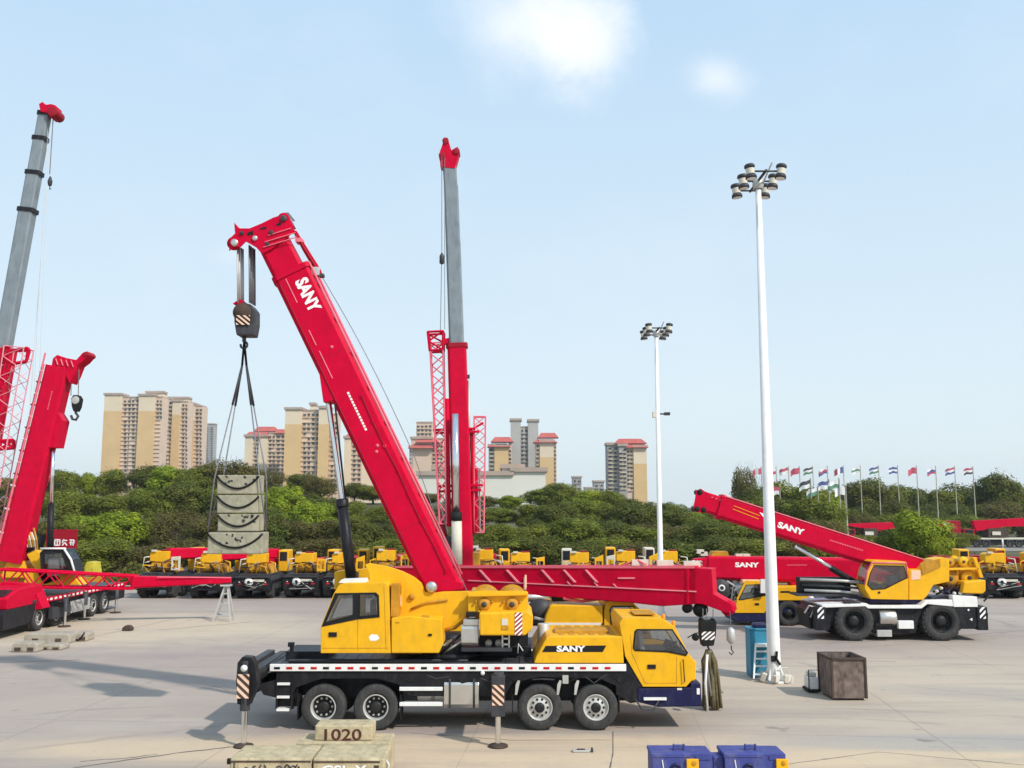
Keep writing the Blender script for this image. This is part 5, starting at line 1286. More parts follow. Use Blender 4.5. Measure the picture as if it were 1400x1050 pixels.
# banner at left
bn = thing('banner', 'red banner with white characters standing behind the left crane', 'banner', (P(88, 790, 66).x, 66, 0))
c = MB(); a = P(62, 750, 66); b = P(106, 724, 66); c.bb((a.x, 66, a.z), (b.x, 66.08, b.z), reddark)
c.build('board', bn, .01)
c = MB()
for x in (a.x+.15, b.x-.15): c.tube([(x, 66.12, 0), (x, 66.12, b.z)], .05, galv, 6)
c.build('post', bn)
c = MB(); Wd = b.x-a.x
for k in range(4):
    cx = a.x+Wd*(.14+.235*k); cz = a.z+(b.z-a.z)*.32; s = .17
    st_ = [[(-1, .9, 1, .9), (0, 1.3, 0, -1.2), (-1, 0, 1, 0), (-1, -1.1, 1, -1.1)], [(-1, 1.1, -1, -1.1), (-1, 1.1, 1, 1.1), (1, 1.1, 1, -1.1), (-.4, .4, .5, .4), (0, .9, 0, -.9), (-1, -1.1, 1, -1.1)],
           [(-1, .8, 1, .8), (-.3, 1.3, -.9, -.2), (0, .2, 1, -1.2), (.2, .1, -.9, -1.2)], [(-1, 1, .2, 1), (-.4, 1, -.4, -1.1), (.5, 1.2, .5, -1.2), (-1, -.1, 1.1, -.1), (.5, .3, 1.1, .8)]][k]
    for (x0, z0, x1, z1) in st_: c.beam((cx+x0*s, 65.985, cz+z0*s), (cx+x1*s, 65.985, cz+z1*s), .02, .07, .02, .07, paint_w, up=(0, 0.0, 1) if abs(z1-z0) < .5 else (1, 0, 0))
c.build('characters', bn)
g = P(122, 790, 62)
yv = thing('site_box', 'small dull yellow machine with a square hood parked right of the left crane', 'machine', (g.x, 62, 0))
c = MB(); c.prof([(114, 786), (115, 775), (118, 768), (127, 769), (129, 786)], 61.5, 1.2, M('dull_yellow', (.50, .42, .04), .6, var=.25, dirt=((.15, .12, .04), .6))); c.build('hood', yv, .05)
c = MB(); c.bb((g.x-.5, 61.4, .5), (g.x+.5, 63, P(122, 788, 62).z), ochre); c.build('frame', yv, .03)
for dx in (-.4, .4):
    for y in (61.7, 62.7):
        c = MB(); c.lathe(tyre_profile(.4, .25), (g.x+dx, y, .4), (1, 0, 0), tyre_m, 18); c.build('wheel', yv)

# ================================================================ TERRACE CRANES far right
def far_crane(x0, x1, label, boom_px, py0=747):
    g = G((x0+x1)/2, py0); Y = 138
    r = thing('parked_crane', label, 'truck crane', (P((x0+x1)/2, 740, Y).x, Y+1, 0), 'red cranes parked far off at right')
    a = P(x0, 738, Y).x; b = P(x1, 738, Y).x; L = b-a
    c = MB(); c.bb((a, Y, 1.15), (b, Y+2.4, 1.35), cream); c.bb((a+.3, Y+.2, .6), (b-.3, Y+2.2, 1.05), black); c.build('chassis', r)
    for f in (.18, .30, .62, .74, .86):
        c = MB(); c.lathe(tyre_profile(.6, .4), (a+L*f, Y+.2, .6), (0, -1, 0), tyre_m, 16); c.lathe([(.24, .16), (0, .16)], (a+L*f, Y+.2, .6), (0, -1, 0), dark, 12); c.build('wheel', r)
    for f in (.02, .5, .97):
        c = MB(); c.tube([(a+L*f, Y-.3, 0), (a+L*f, Y-.3, 1.2)], .13, white, 6); c.build('outrigger', r)
    c = MB(); p = [P(x, y, Y+.6) for x, y in boom_px]; c.prism(p, (0, .9, 0), red); c.build('boom', r)
    c = MB(); c.bb((a+L*.35, Y+.3, 1.4), (a+L*.62, Y+2.1, 2.7), rustdark); c.box((a+L*.45, Y+.2, 2.0), (1.2, .1, .5), cream); c.build('slewing_frame', r)
    c = MB(); c.bb((a+.1, Y+.1, 1.4), (a+L*.16, Y+2.3, 2.6), reddark); cb_ = c.build('carrier_cab', r, .05)
    c = MB(); c.bb((a+.3, Y+.07, 1.9), (a+L*.13, Y+.09, 2.5), dglass); c.build('window', cb_)
far_crane(1160, 1226, 'red-boomed crane parked far away left of the round light green tree', [(1160, 716), (1220, 714), (1224, 722), (1190, 727), (1180, 722), (1160, 719)])
far_crane(1318, 1420, 'red-boomed crane parked far away at the right edge above the yellow machines', [(1330, 712), (1425, 707), (1425, 719), (1375, 720), (1335, 726)])
c = MB(); a = P(1284, 727, 136); b = P(1313, 712, 136); c.bb((a.x, 136, 0), (b.x, 138.4, b.z), reddark); rr_ = thing('red_container', 'low red container with two white patches, far away right of the round light green tree', 'container', ((a.x+b.x)/2, 137, 0)); c.build('container_body', rr_, .03)
c = MB()
for y0, y1 in ((715, 719), (722, 725)): q = P(1290, y1, 136); w = P(1298, y0, 136); c.bb((q.x, 135.97, q.z), (w.x, 135.99, w.z), white)
c.build('white_patch', rr_)
# ================================================================ GROUND
def ground_mat():
    m, nt, b = nt_new('yard_concrete')
    pos = nt.nodes.new('ShaderNodeNewGeometry').outputs['Position']
    n1 = noise(nt, pos, .12, 5, .6); n2 = noise(nt, vmap(nt, pos, (.05, .5, 1), (0, 0, R(-8))), 1.0, 6, .65); n3 = noise(nt, pos, 3.0, 6, .7)
    grey_ = (.335, .268, .232); warm = (.56, .43, .285); darkc = (.215, .205, .20)
    base = mixrgb(nt, rng(nt, n1, .4, .6), grey_, (.38, .312, .255))
    def blob(cx, cy, rx, ry, rot=0, soft=.5, amp=.8, ns=.35):
        dn = nt.nodes.new('ShaderNodeVectorMath'); dn.operation = 'SUBTRACT'; nt.links.new(pos, dn.inputs[0]); dn.inputs[1].default_value = (cx, cy, 0)
        v = vmap(nt, dn.outputs[0], (1, 1, 1), (0, 0, -rot)); v = vmap(nt, v, (1/rx, 1/ry, 0))
        ln = nt.nodes.new('ShaderNodeVectorMath'); ln.operation = 'LENGTH'; nt.links.new(v, ln.inputs[0])
        s = math_(nt, 'ADD', ln.outputs['Value'], math_(nt, 'MULTIPLY', math_(nt, 'SUBTRACT', noise(nt, pos, ns, 4), .5), amp))
        return rng(nt, s, 1-soft*.5, 1+soft*.5, 1, 0)
    gw = G(900, 1030); base = mixrgb(nt, blob(gw.x+2, 20.5, 12, 3.6, R(4), .5, 1.0), base, warm)
    g = G(1150, 940); base = mixrgb(nt, math_(nt, 'MULTIPLY', blob(g.x+2, g.y, 15, 6.5, 0, 1.0, 1.2), .75), base, (.50, .405, .300))
    g = G(80, 868); base = mixrgb(nt, math_(nt, 'MULTIPLY', blob(g.x, g.y+2, 11, 6.5, R(6), .6, .8), .85), base, (.52, .42, .300))
    g = G(680, 1025); base = mixrgb(nt, math_(nt, 'MULTIPLY', blob(g.x, g.y, 13, 1.5, R(0), .5, .7), .8), base, warm)
    # streaks swept along the yard
    base = mixrgb(nt, rng(nt, n2, .50, .72, 0, .6), base, (.240, .207, .185))
    for (px_, py_, ra, rb_) in ((1500, 900, 11, 9), (300, 1060, 12, 7), (1150, 1100, 13, 8.5), (-80, 930, 13, 10), (900, 850, 16, 9), (1330, 880, 9, 6)):
        g = G(px_, py_); dn = nt.nodes.new('ShaderNodeVectorMath'); dn.operation = 'SUBTRACT'; nt.links.new(pos, dn.inputs[0]); dn.inputs[1].default_value = g
        ln = nt.nodes.new('ShaderNodeVectorMath'); ln.operation = 'LENGTH'; nt.links.new(vmap(nt, dn.outputs[0], (1/ra, 1/rb_, 0)), ln.inputs[0])
        for off in (0, .16):
            a_ = math_(nt, 'ABSOLUTE', math_(nt, 'SUBTRACT', math_(nt, 'ADD', ln.outputs['Value'], math_(nt, 'MULTIPLY', noise(nt, pos, .3, 2), .12)), 1.0+off))
            base = mixrgb(nt, math_(nt, 'MULTIPLY', rng(nt, a_, .0, .022, 1, 0), rng(nt, noise(nt, pos, .25, 3), .48, .62, 0, .32)), base, (.13, .12, .115))
    base = mixrgb(nt, rng(nt, noise(nt, vmap(nt, pos, (.04, .35, 1), (0, 0, R(6)), (9, 3, 0)), 1.0, 5), .56, .72, 0, .35), base, (.52, .45, .37))
    # damp stains with their own outlines
    g = G(195, 945); base = mixrgb(nt, math_(nt, 'MULTIPLY', blob(g.x, g.y, 1.15, 1.0, 0, .25, .5, 1.2), .0), base, (.17, .175, .19))  # shadow patch of the hanging blocks, painted at zero strength
    g = G(1290, 1015); base = mixrgb(nt, math_(nt, 'MULTIPLY', blob(g.x+1, g.y, 6.5, .8, 0, .6, .6), .5), base, (.27, .275, .275))
    g = G(1330, 950); base = mixrgb(nt, math_(nt, 'MULTIPLY', blob(g.x+1, g.y, 3.5, 1.2, R(-15), .6, .8), .35), base, (.26, .245, .23))
    # slab joints
    for (sc_, off) in ((6.0, 1.3),):
        sp = nt.nodes.new('ShaderNodeSeparateXYZ'); nt.links.new(vmap(nt, pos, (1, 1, 1), (0, 0, R(5))), sp.inputs[0])
        for ax in (0, 1):
            fr = math_(nt, 'FRACT', math_(nt, 'DIVIDE', math_(nt, 'ADD', sp.outputs[ax], off+500), sc_))
            line = rng(nt, fr, 0, .009, 1, 0)
            base = mixrgb(nt, math_(nt, 'MULTIPLY', line, math_(nt, 'MULTIPLY', rng(nt, n1, .35, .55), .75)), base, (.17, .155, .14))
    base = mixrgb(nt, rng(nt, n3, .55, .8, 0, .30), base, (.20, .185, .17))
    base = mixrgb(nt, rng(nt, noise(nt, pos, 14, 3, .6), .62, .75, 0, .25), base, (.15, .14, .125))
    base = mixrgb(nt, math_(nt, 'MULTIPLY', rng(nt, noise(nt, vmap(nt, pos, (1, 1, 1), (0, 0, 0), (31, 7, 0)), .9, 2, .5), .70, .76, 0, .55), rng(nt, n1, .35, .5)), base, (.13, .12, .115))
    base = mixrgb(nt, rng(nt, noise(nt, vmap(nt, pos, (1, 1, 1), (0, 0, 0), (3, 17, 0)), .35, 6, .7), .58, .70, 0, .30), base, (.23, .198, .175))
    nt.links.new(base, b.inputs['Base Color']); b.inputs['Roughness'].default_value = .88
    bn = nt.nodes.new('ShaderNodeBump'); bn.inputs['Strength'].default_value = .3; bn.inputs['Distance'].default_value = .03
    nt.links.new(noise(nt, pos, 9, 6), bn.inputs['Height']); nt.links.new(bn.outputs[0], b.inputs['Normal'])
    return m
c = MB(); c.add([(-90, -40, 0), (110, -40, 0), (110, 71.5, 0), (-90, 71.5, 0)], [(0, 1, 2, 3)], ground_mat()); c.build('yard_pavement', kind='structure')
c = MB()
earth = M('grassy_earth', (.09, .085, .04), .95, var=.35, scale=.08, dirt=((.13, .11, .07), .7))
c.add([(-1500, -60, -.03), (1500, -60, -.03), (1500, 2400, -.03), (-1500, 2400, -.03)], [(0, 1, 2, 3)], earth); c.build('ground', kind='structure')
pave2 = M('far_pavement', (.26, .24, .21), .9, var=.12, scale=.2)
c = MB(); c.add([(30, 128, .0), (110, 128, .0), (110, 147, .0), (30, 147, .0)], [(0, 1, 2, 3)], pave2); c.build('far_road', kind='structure')
strip = M('kerb_concrete', (.50, .46, .40), .9, var=.1)
c = MB(); c.bb((-70, 71.5, 0), (70, 71.75, .14), strip); c.build('kerb', kind='structure')
# cracks and poured joints: thin sheets 4 mm up
tar = M('joint_filler', (.14, .125, .115), .9, var=.2)
c = MB(); rr = random.Random(3)
def crack(pts, w):
    q = []
    for i in range(len(pts)-1):
        for k in range(6):
            f = k/6; q.append((pts[i][0]+(pts[i+1][0]-pts[i][0])*f, pts[i][1]+(pts[i+1][1]-pts[i][1])*f+rr.uniform(-.35, .35)))
    q.append(pts[-1]); g3 = [G(*p_)+Vector((0, 0, .004)) for p_ in q]
    L_ = []; R_ = []
    for i, p_ in enumerate(g3):
        d = (g3[min(i+1, len(g3)-1)]-g3[max(i-1, 0)]).normalized(); s = Vector((-d.y, d.x, 0))*w*rr.uniform(.4, 1.0); L_.append(p_+s); R_.append(p_-s)
    c.add(L_+R_, [(i, i+1, len(g3)+i+1, len(g3)+i) for i in range(len(g3)-1)], tar)
crack([(0, 906), (60, 904), (110, 902)], .05); crack([(100, 1050), (160, 1041), (240, 1030), (318, 1021)], .045); crack([(110, 1041), (180, 1036), (215, 1031)], .03)
crack([(215, 862), (290, 855), (345, 850)], .05); crack([(30, 873), (140, 868), (240, 846)], .03); crack([(290, 938), (330, 947)], .03); crack([(1225, 905), (1150, 903)], .03)
crack([(838, 1000), (838, 1030), (834, 1050)], .02); crack([(560, 1002), (700, 1012), (838, 1012)], .02); crack([(1300, 870), (1400, 862)], .04); crack([(1040, 1050), (1200, 1028), (1400, 1046)], .02)
c.build('pavement_joint', kind='structure', recalc=False)
def ss(t): t = max(0, min(1, t)); return t*t*(3-2*t)
def hh(x, y):
    fx = 1-ss((x+14)/50)*.85
    a = 6.2*ss((y-76)/80)*fx
    a *= 1 if x < 28 else max(0, 1-(x-28)/12)
    return a+.35*math.sin(x*.21+y*.13)*ss((y-78)/20)*(1 if x < 30 else 0)
c = MB(); nx, ny = 70, 40; vs = []; fs = []
for j in range(ny+1):
    for i in range(nx+1):
        x = -150+i*(195/nx); y = 72.5+j*(200/ny)
        e = min(1, (ny-j)/3); vs.append((x, y, hh(x, y)*e-.06 if i < nx else -.1))
for j in range(ny):
    for i in range(nx): fs.append((j*(nx+1)+i, j*(nx+1)+i+1, (j+1)*(nx+1)+i+1, (j+1)*(nx+1)+i))
c.add(vs, fs, earth, True); c.build('hill', kind='structure')

# ================================================================ TREES
def leafmat(name, col, var=.35):
    m, nt, b = nt_new(name)
    tc = nt.nodes.new('ShaderNodeTexCoord').outputs['Object']
    oi = nt.nodes.new('ShaderNodeObjectInfo').outputs['Random']
    o = mixrgb(nt, rng(nt, noise(nt, tc, .9, 3), .35, .65), tuple(c*(1-var) for c in col), tuple(c*(1+var) for c in col))
    o = mixrgb(nt, math_(nt, 'MULTIPLY', oi, .35), o, (col[0]*1.25, col[1]*.95, col[2]*.8))
    nt.links.new(o, b.inputs['Base Color']); b.inputs['Roughness'].default_value = .7
    b.inputs['Specular IOR Level'].default_value = .25
    tr_ = nt.nodes.new('ShaderNodeBsdfTranslucent'); nt.links.new(o, tr_.inputs[0]); mx = nt.nodes.new('ShaderNodeMixShader'); mx.inputs[0].default_value = .42
    out = nt.nodes['Material Output']; nt.links.new(b.outputs[0], mx.inputs[1]); nt.links.new(tr_.outputs[0], mx.inputs[2]); nt.links.new(mx.outputs[0], out.inputs[0])
    return m
pal = {
 'green': [leafmat('leaf_mid', (.17, .20, .025)), leafmat('leaf_deep', (.11, .135, .018)), leafmat('leaf_light', (.23, .26, .032))],
 'olive': [leafmat('leaf_olive', (.15, .135, .035)), leafmat('leaf_brown', (.125, .095, .033)), leafmat('leaf_dusty', (.16, .165, .036))],
 'bright': [leafmat('leaf_fresh', (.25, .33, .02)), leafmat('leaf_fresh_deep', (.16, .22, .018)), leafmat('leaf_yellowish', (.36, .42, .03))],
 'dark': [leafmat('leaf_dark', (.115, .145, .024)), leafmat('leaf_darker', (.085, .105, .018)), leafmat('leaf_bronze', (.15, .15, .027))],
}
bark = M('bark', (.09, .07, .05), .9, var=.3)
def crown_mesh(seed, p3, n, lobes, wr, hr, cz, leaf, sparse=0.):
    rr = random.Random(seed); c = MB()
    L = [(Vector((0, 0, cz)), Vector((wr*.62, wr*.62, hr*.8)))]
    for k in range(lobes):
        a = rr.random()*6.283; e = rr.uniform(-.6, 1.0); d = rr.uniform(.45, .72)
        ce = Vector((math.cos(a)*wr*d*math.sqrt(max(.1, 1-e*e*.7)), math.sin(a)*wr*d*math.sqrt(max(.1, 1-e*e*.7)), cz+hr*e*.66))
        s = rr.uniform(.22, .44); L.append((ce, Vector((wr*s, wr*s, hr*s*rr.uniform(.7, 1.0)))))
    wts = [l[1].x*l[1].z for l in L]; tot = sum(wts)
    groups = {0: ([], []), 1: ([], []), 2: ([], [])}
    for li, (ce, ra) in enumerate(L):
        k = int(n*wts[li]/tot)
        for _ in range(k):
            v = Vector((rr.gauss(0, 1), rr.gauss(0, 1), rr.gauss(0, 1))).normalized()
            rad = 1-abs(rr.gauss(0, .16)) if rr.random() > .12 else 1+rr.random()*.22
            if v.z < -.6 and rr.random() < .4: continue
            p = ce+Vector((v.x*ra.x, v.y*ra.y, v.z*ra.z))*rad
            nrm = (v+Vector((0, 0, .35))+Vector((rr.gauss(0, .33), rr.gauss(0, .33), rr.gauss(0, .33)))).normalized()
            t = nrm.cross(Vector((rr.gauss(0, 1), rr.gauss(0, 1), rr.gauss(0, 1)))).normalized(); b = nrm.cross(t)
            s = leaf*rr.uniform(.5, 1.25)
            gi = 0 if rr.random() < .66 else (1 if rr.random() < .5 else 2)
            if (li*7+seed) % 5 == 0 and rr.random() < .6: gi = 2
            vs, fs = groups[gi]; q = len(vs)
            vs += [p+t*s, p+b*s*.7, p-t*s, p-b*s*.7]; fs.append((q, q+1, q+2, q+3))
    for gi in groups: c.add(groups[gi][0], groups[gi][1], p3[gi])
    return c, L
def make_tree(name, label, seed, p3, n=3600, lobes=11, wr=3.3, hr=4.0, cz=4.5, leaf=.155, sparse=0, group=None, cat='tree'):
    r = thing(name, label, cat, (0, 0, 0), group); rr = random.Random(seed+50)
    cr, L = crown_mesh(seed, p3, n, lobes, wr, hr, cz, leaf)
    t = MB(); t.tube([(0, 0, -1.2), (.05, 0, cz*.4), (.0, .1, cz*.9)], .22, bark, 7, .12)
    for (ce, ra) in L[1:]: t.tube([(0, 0, cz*.45), tuple(ce*.6+Vector((0, 0, cz*.25))), tuple(ce)], .08, bark, 5, .03)
    if sparse:
        for k in range(90):
            a = rr.random()*6.28; e = rr.uniform(-.5, 1); p0 = Vector((math.cos(a)*wr*.3, math.sin(a)*wr*.3, cz-hr*.3)); p1 = Vector((math.cos(a)*wr*.95*math.sqrt(max(0.05, 1-e*e*.8)), math.sin(a)*wr*.9*math.sqrt(max(0.05, 1-e*e*.8)), cz+hr*e)); t.tube([p0, p0.lerp(p1, .6)+Vector((0, 0, .3)), p1], .035, bark, 3, .012)
    t.build('trunk', r); cr.build('crown', r, recalc=False)
    return r
TP = {}
for pi, pn in enumerate(('green', 'olive', 'bright', 'dark')):
    for s in range(3): TP[(pn, s)] = None
spec = {'green': dict(n=14500), 'olive': dict(n=7000, sparse=1, leaf=.15), 'bright': dict(n=14000), 'dark': dict(n=15000)}
used_first = set()
rt_ = random.Random(21)
def plant(kind, px, topy, Y, label, group, width=None, name='broadleaf_tree', cat='tree'):
    s = rt_.randrange(3)
    top = P(px, topy, Y); base_z = hh(top.x, Y)-.05; H = max(2.2, top.z-base_z)
    if TP[(kind, s)] is None:
        o = make_tree(name, label, 10*s+len(kind), pal[kind], wr=3.2+.3*s, lobes=15+4*s, group=group, cat=cat, **spec[kind]); TP[(kind, s)] = o
    else:
        o = copy_tree(TP[(kind, s)]); o.name = name; o['label'] = label; o['category'] = cat
        if group: o['group'] = group
        elif 'group' in o: del o['group']
    o.location = (top.x, Y, base_z); k = H/8.1
    w = (width or max(5.4, H*1.05)*rt_.uniform(.85, 1.3))/6.8
    o.scale = (w, w, k); o.rotation_euler.z = rt_.random()*6.28
    return o
SK = [(-80, 658), (0, 650), (80, 647), (150, 640), (230, 631), (285, 626), (350, 635), (400, 646), (450, 655), (520, 666), (570, 680), (640, 684), (700, 680), (760, 660), (830, 664), (880, 676), (950, 692), (1000, 672), (1050, 662), (1090, 657), (1130, 668), (1190, 657), (1240, 667), (1300, 662), (1365, 648), (1400, 658), (1480, 655)]
def sky_y(x):
    for (a, b), (c_, d) in zip(SK, SK[1:]):
        if a <= x <= c_: return b+(d-b)*(x-a)/(c_-a)
    return SK[-1][1] if x > 0 else SK[0][1]
ZN = [(-100, 140, 'on the slope behind the left cranes'), (140, 300, 'on the slope below the left apartment towers'), (300, 400, 'behind the hanging concrete blocks'), (400, 560, 'behind the black lift cylinder of the main boom'), (560, 760, 'around the upright tall crane'), (760, 960, 'left and right of the slim distant lamp post'), (960, 1140, 'behind the tall white lamp post'), (1140, 1500, 'behind the row of flags')]
def zone(px): return next(z for a, b, z in ZN if a <= px < b)
KW = {'green': 'green leafy tree', 'olive': 'thin brownish half-bare tree', 'bright': 'fresh light green tree', 'dark': 'dense dark green tree'}
RW = {0: 'nearest the yard', 1: 'low down', 2: 'mid wood', 3: 'on the treeline'}
def do_row(ri, Y, x0, x1, step, tops, kinds):
    x = x0
    while x < x1:
        px = x+rt_.uniform(-step*.25, step*.25); Yj = Y+rt_.uniform(-5, 5) if ri else Y+rt_.uniform(-1.5, 2)
        k = kinds(px); ty = tops(px)+rt_.uniform(-7, 7)
        lab = KW[k]+' '+zone(px)+', '+RW[ri]
        plant(k, px, ty, Yj, lab, ('trees '+zone(px)+' '+RW[ri]+' '+k).replace(',', ''))
        x += step
def mixk(w): 
    def f(px):
        ws = w(px); t = rt_.random()*sum(ws.values()); 
        for k, v in ws.items():
            t -= v
            if t <= 0: return k
        return 'green'
    return f
lowmix = lambda px: {'olive': 3, 'dark': 1.5, 'green': 1.5} if 180 < px < 620 else ({'green': 3, 'olive': 1.5, 'bright': .5, 'dark': .5} if px < 180 else {'green': 3, 'dark': 2, 'olive': .8})
hi = lambda px: {'green': 3, 'dark': 1, 'bright': .8} if px < 300 else ({'green': 2, 'dark': 1.5, 'olive': 1} if px < 620 else {'green': 3, 'dark': 2, 'bright': .4})
do_row(0, 78, -60, 1150, 42, lambda x: 738, mixk(lowmix))
do_row(1, 94, -60, 1150, 37, lambda x: sky_y(x)*.35+735*.65, mixk(lowmix))
do_row(2, 116, -60, 1150, 34, lambda x: sky_y(x)*.68+735*.32, mixk(hi))
do_row(3, 148, -60, 1150, 36, lambda x: sky_y(x)+2, mixk(hi))
do_row(3, 172, 1130, 1470, 27, lambda x: sky_y(x)+5, mixk(lambda px: {'green': 3, 'dark': 3}))
do_row(2, 155, 1130, 1470, 34, lambda x: 690, mixk(lambda px: {'green': 3, 'dark': 3, 'olive': 1}))
do_row(1, 148, 1130, 1470, 40, lambda x: 706, mixk(lambda px: {'green': 3, 'olive': 1}))
plant('bright', 1252, 699, 84, 'round light green tree standing by itself just above the yellow machines at right', None, 6.6)
plant('bright', 1272, 728, 83, 'small light green bush crowding the right foot of the round light green tree', None, 3.8, 'shrub', 'shrub')
plant('green', 1222, 728, 85, 'small green bush at the left foot of the round light green tree', None, 3.6, 'shrub', 'shrub')
plant('green', 1308, 727, 124, 'low green shrub in front of the red container far away', None, 5, 'shrub', 'shrub')
plant('green', 1183, 731, 122, 'low green shrub under the far red-boomed crane left of the round tree', None, 6, 'shrub', 'shrub')
plant('bright', 392, 662, 108, 'fresh bright green tree directly right of the topmost hanging block', None, 6.5)
plant('bright', 425, 684, 100, 'fresh bright green tree between the hanging blocks and the silver piston rod', None, 5.5)
plant('dark', 1366, 641, 160, 'tall dark round-headed tree at right, the highest of the treeline behind the flags', None, 8.5)
plant('dark', 1187, 655, 160, 'broad dark round tree in the middle of the row of flagpoles', None, 9.5)
plant('olive', 1020, 634, 150, 'almost bare grey tree poking above the others left of the tall white lamp post', None, 5.0)
# undergrowth: low scrub behind the parked row
rr = random.Random(77); c = MB(); sc3 = ([], []), ([], []), ([], [])
for k in range(26000):
    x = rr.uniform(-62, 62); y = 73+abs(rr.gauss(0, 2.5)); hmax = .5+.9*(.5+.5*math.sin(x*.9+2*math.sin(x*.37)))+.4*math.sin(x*2.3+y)
    if x > 33 and rr.random() < .5: y += rr.uniform(0, 30); hmax *= .6
    p = Vector((x, y, max(0, hh(x, y))+rr.random()**.7*max(.2, hmax))); n_ = Vector((rr.gauss(0, .6), -.6+rr.gauss(0, .6), .6+rr.gauss(0, .4))).normalized()
    t = n_.cross(Vector((rr.gauss(0, 1), rr.gauss(0, 1), rr.gauss(0, 1)))).normalized(); b = n_.cross(t); s = rr.uniform(.10, .24)
    vs, fs = sc3[k % 3]; q = len(vs); vs += [p+t*s, p+b*s*.6, p-t*s, p-b*s*.6]; fs.append((q, q+1, q+2, q+3))
for i in range(3): c.add(sc3[i][0], sc3[i][1], (pal['olive'][0], pal['green'][1], pal['olive'][2])[i])
c.build('undergrowth', recalc=False, label='low scrub and grass along the edge of the yard behind the parked row', cat='undergrowth', kind='stuff')

# ================================================================ BUILDINGS far behind
bcream = M('tower_cream', (.68, .56, .40), .85, var=.05, scale=.1); btan = M('tower_tan', (.62, .42, .20), .85, var=.06, scale=.1)
bpink = M('tower_pinkish', (.60, .45, .34), .85, var=.06, scale=.1); bgrey = M('tower_grey', (.40, .39, .36), .85, var=.08, scale=.1); bdk = M('tower_slate_and_shade', (.33, .315, .30), .85, var=.1, scale=.1)  # slate tone also paints the unlit side of some towers
bwin = M('tower_window', (.05, .045, .045), .35, var=.5, scale=.3); bwhite = M('wall_offwhite', (.66, .64, .56), .85, var=.05, scale=.05); broof = M('roof_red', (.45, .10, .08), .8, var=.15, scale=.3); bcap = M('cornice_brown', (.40, .31, .25), .85, var=.1, scale=.2)
WIN = {}
def winmesh(w, h, m):
    k = (round(w, 2), round(h, 2))
    if k not in WIN:
        mb = MB(); mb.bb((-w/2, -.35, 0), (w/2, 0, h), m); mb.bb((-w/2-.3, -.55, -.25), (w/2+.3, 0, 0), bcream)
        me = bpy.data.meshes.new('window'); me.from_pydata(mb.v, [], mb.f)
        for q in mb.mats: me.materials.append(q)
        me.polygons.foreach_set('material_index', mb.fm); WIN[k] = me
    return WIN[k]
def tower(label, Y, segs, ytwo=None, roof=None, floorpx=5.6, depth=16, name='apartment_tower', cat='apartment tower', mats=None):
    """segs: (px0, px1, ytop, kind, setback_m); kinds: w = plain wall, g = column of windows, d = wall in slate, also for a side painted as unlit"""
    x0 = min(s[0] for s in segs); x1 = max(s[1] for s in segs)
    up, lo = mats or (bcream, btan)
    r = thing(name, label, cat, (P((x0+x1)/2, 700, Y).x, Y+depth/2, 0))
    body = MB(); cap = MB(); org = r.location; nwin = 0; wins = []
    for (a, b, yt, kd, sb) in segs:
        A_ = P(a, yt, Y); B_ = P(b, yt, Y); zt = A_.z
        ysp = ytwo if ytwo else yt; zs = P(a, ysp, Y).z
        m_u = {'w': up, 'g': bpink if up is bcream else up, 'd': bdk}[kd]; m_l = {'w': lo, 'g': bpink if up is bcream else lo, 'd': bdk}[kd]
        body.bb((A_.x, Y+sb, -2), (B_.x-.02, Y+depth-abs(a) % .7, zs), m_l)
        if zt > zs+.5: body.bb((A_.x, Y+sb, zs), (B_.x-.02, Y+depth-abs(a) % .7, zt), m_u)
        if kd != 'g' or sb < 1: cap.bb((A_.x-.7, Y+sb-.9, zt), (B_.x+.7, Y+depth-2-abs(a) % .7, zt+1.5), bcap)
        else: cap.bb((A_.x, Y+sb-.4, zt), (B_.x, Y+depth-3, zt+.8), bcap)
        if kd in 'gd':
            wpx = b-a; nc = max(1, int(round(wpx/6.0))); fl = floorpx
            y = yt+3.2
            while y < 668 and nwin < 98:
                for q in range(nc):
                    if nwin >= 98: break
                    cx = a+wpx*(q+.5)/nc; wins.append((P(cx, y+fl*.62, Y), Y+sb, min(2.6, wpx/nc*.5*Y/F), fl*.58*Y/F)); nwin += 1
                y += fl
            # balcony slabs, part of the wall
            y = yt+3.2+fl*.9
            while y < 672:
                q = P(a, y, Y); body.bb((A_.x+.4, Y+sb-.8, q.z-.25), (B_.x-.4, Y+sb, q.z+.1), up); y += fl
    w = body.build('wall', r)
    cap.build('cornice', r)
    for (p, yy, ww, h) in wins:
        if rt_.random() < .05: continue
        o = bpy.data.objects.new('window', winmesh(ww, h, bwin)); C.objects.link(o); o.parent = r; o.location = Vector((p.x+rt_.uniform(-.15, .15), yy, p.z))-org; o.scale = (rt_.uniform(.75, 1.2), 1, rt_.uniform(.7, 1.08))
    if roof:
        for (a, b, yt, yb_, sb) in roof:
            mb = MB(); A_ = P(a, yb_, Y); B_ = P(b, yb_, Y); T_ = P(a, yt, Y); w_ = B_.x-A_.x
            mb.add([(A_.x-1, Y+sb-1, A_.z), (B_.x+1, Y+sb-1, A_.z), (B_.x+1, Y+depth*.8, A_.z), (A_.x-1, Y+depth*.8, A_.z), (A_.x+w_*.12, Y+sb+3, T_.z), (B_.x-w_*.12, Y+sb+3, T_.z), (B_.x-w_*.12, Y+depth*.6, T_.z), (A_.x+w_*.12, Y+depth*.6, T_.z)],
                   [(0, 1, 5, 4), (1, 2, 6, 5), (2, 3, 7, 6), (3, 0, 4, 7), (4, 5, 6, 7), (0, 3, 2, 1)], broof); mb.build('roof', r)
    return r
YT1 = 720
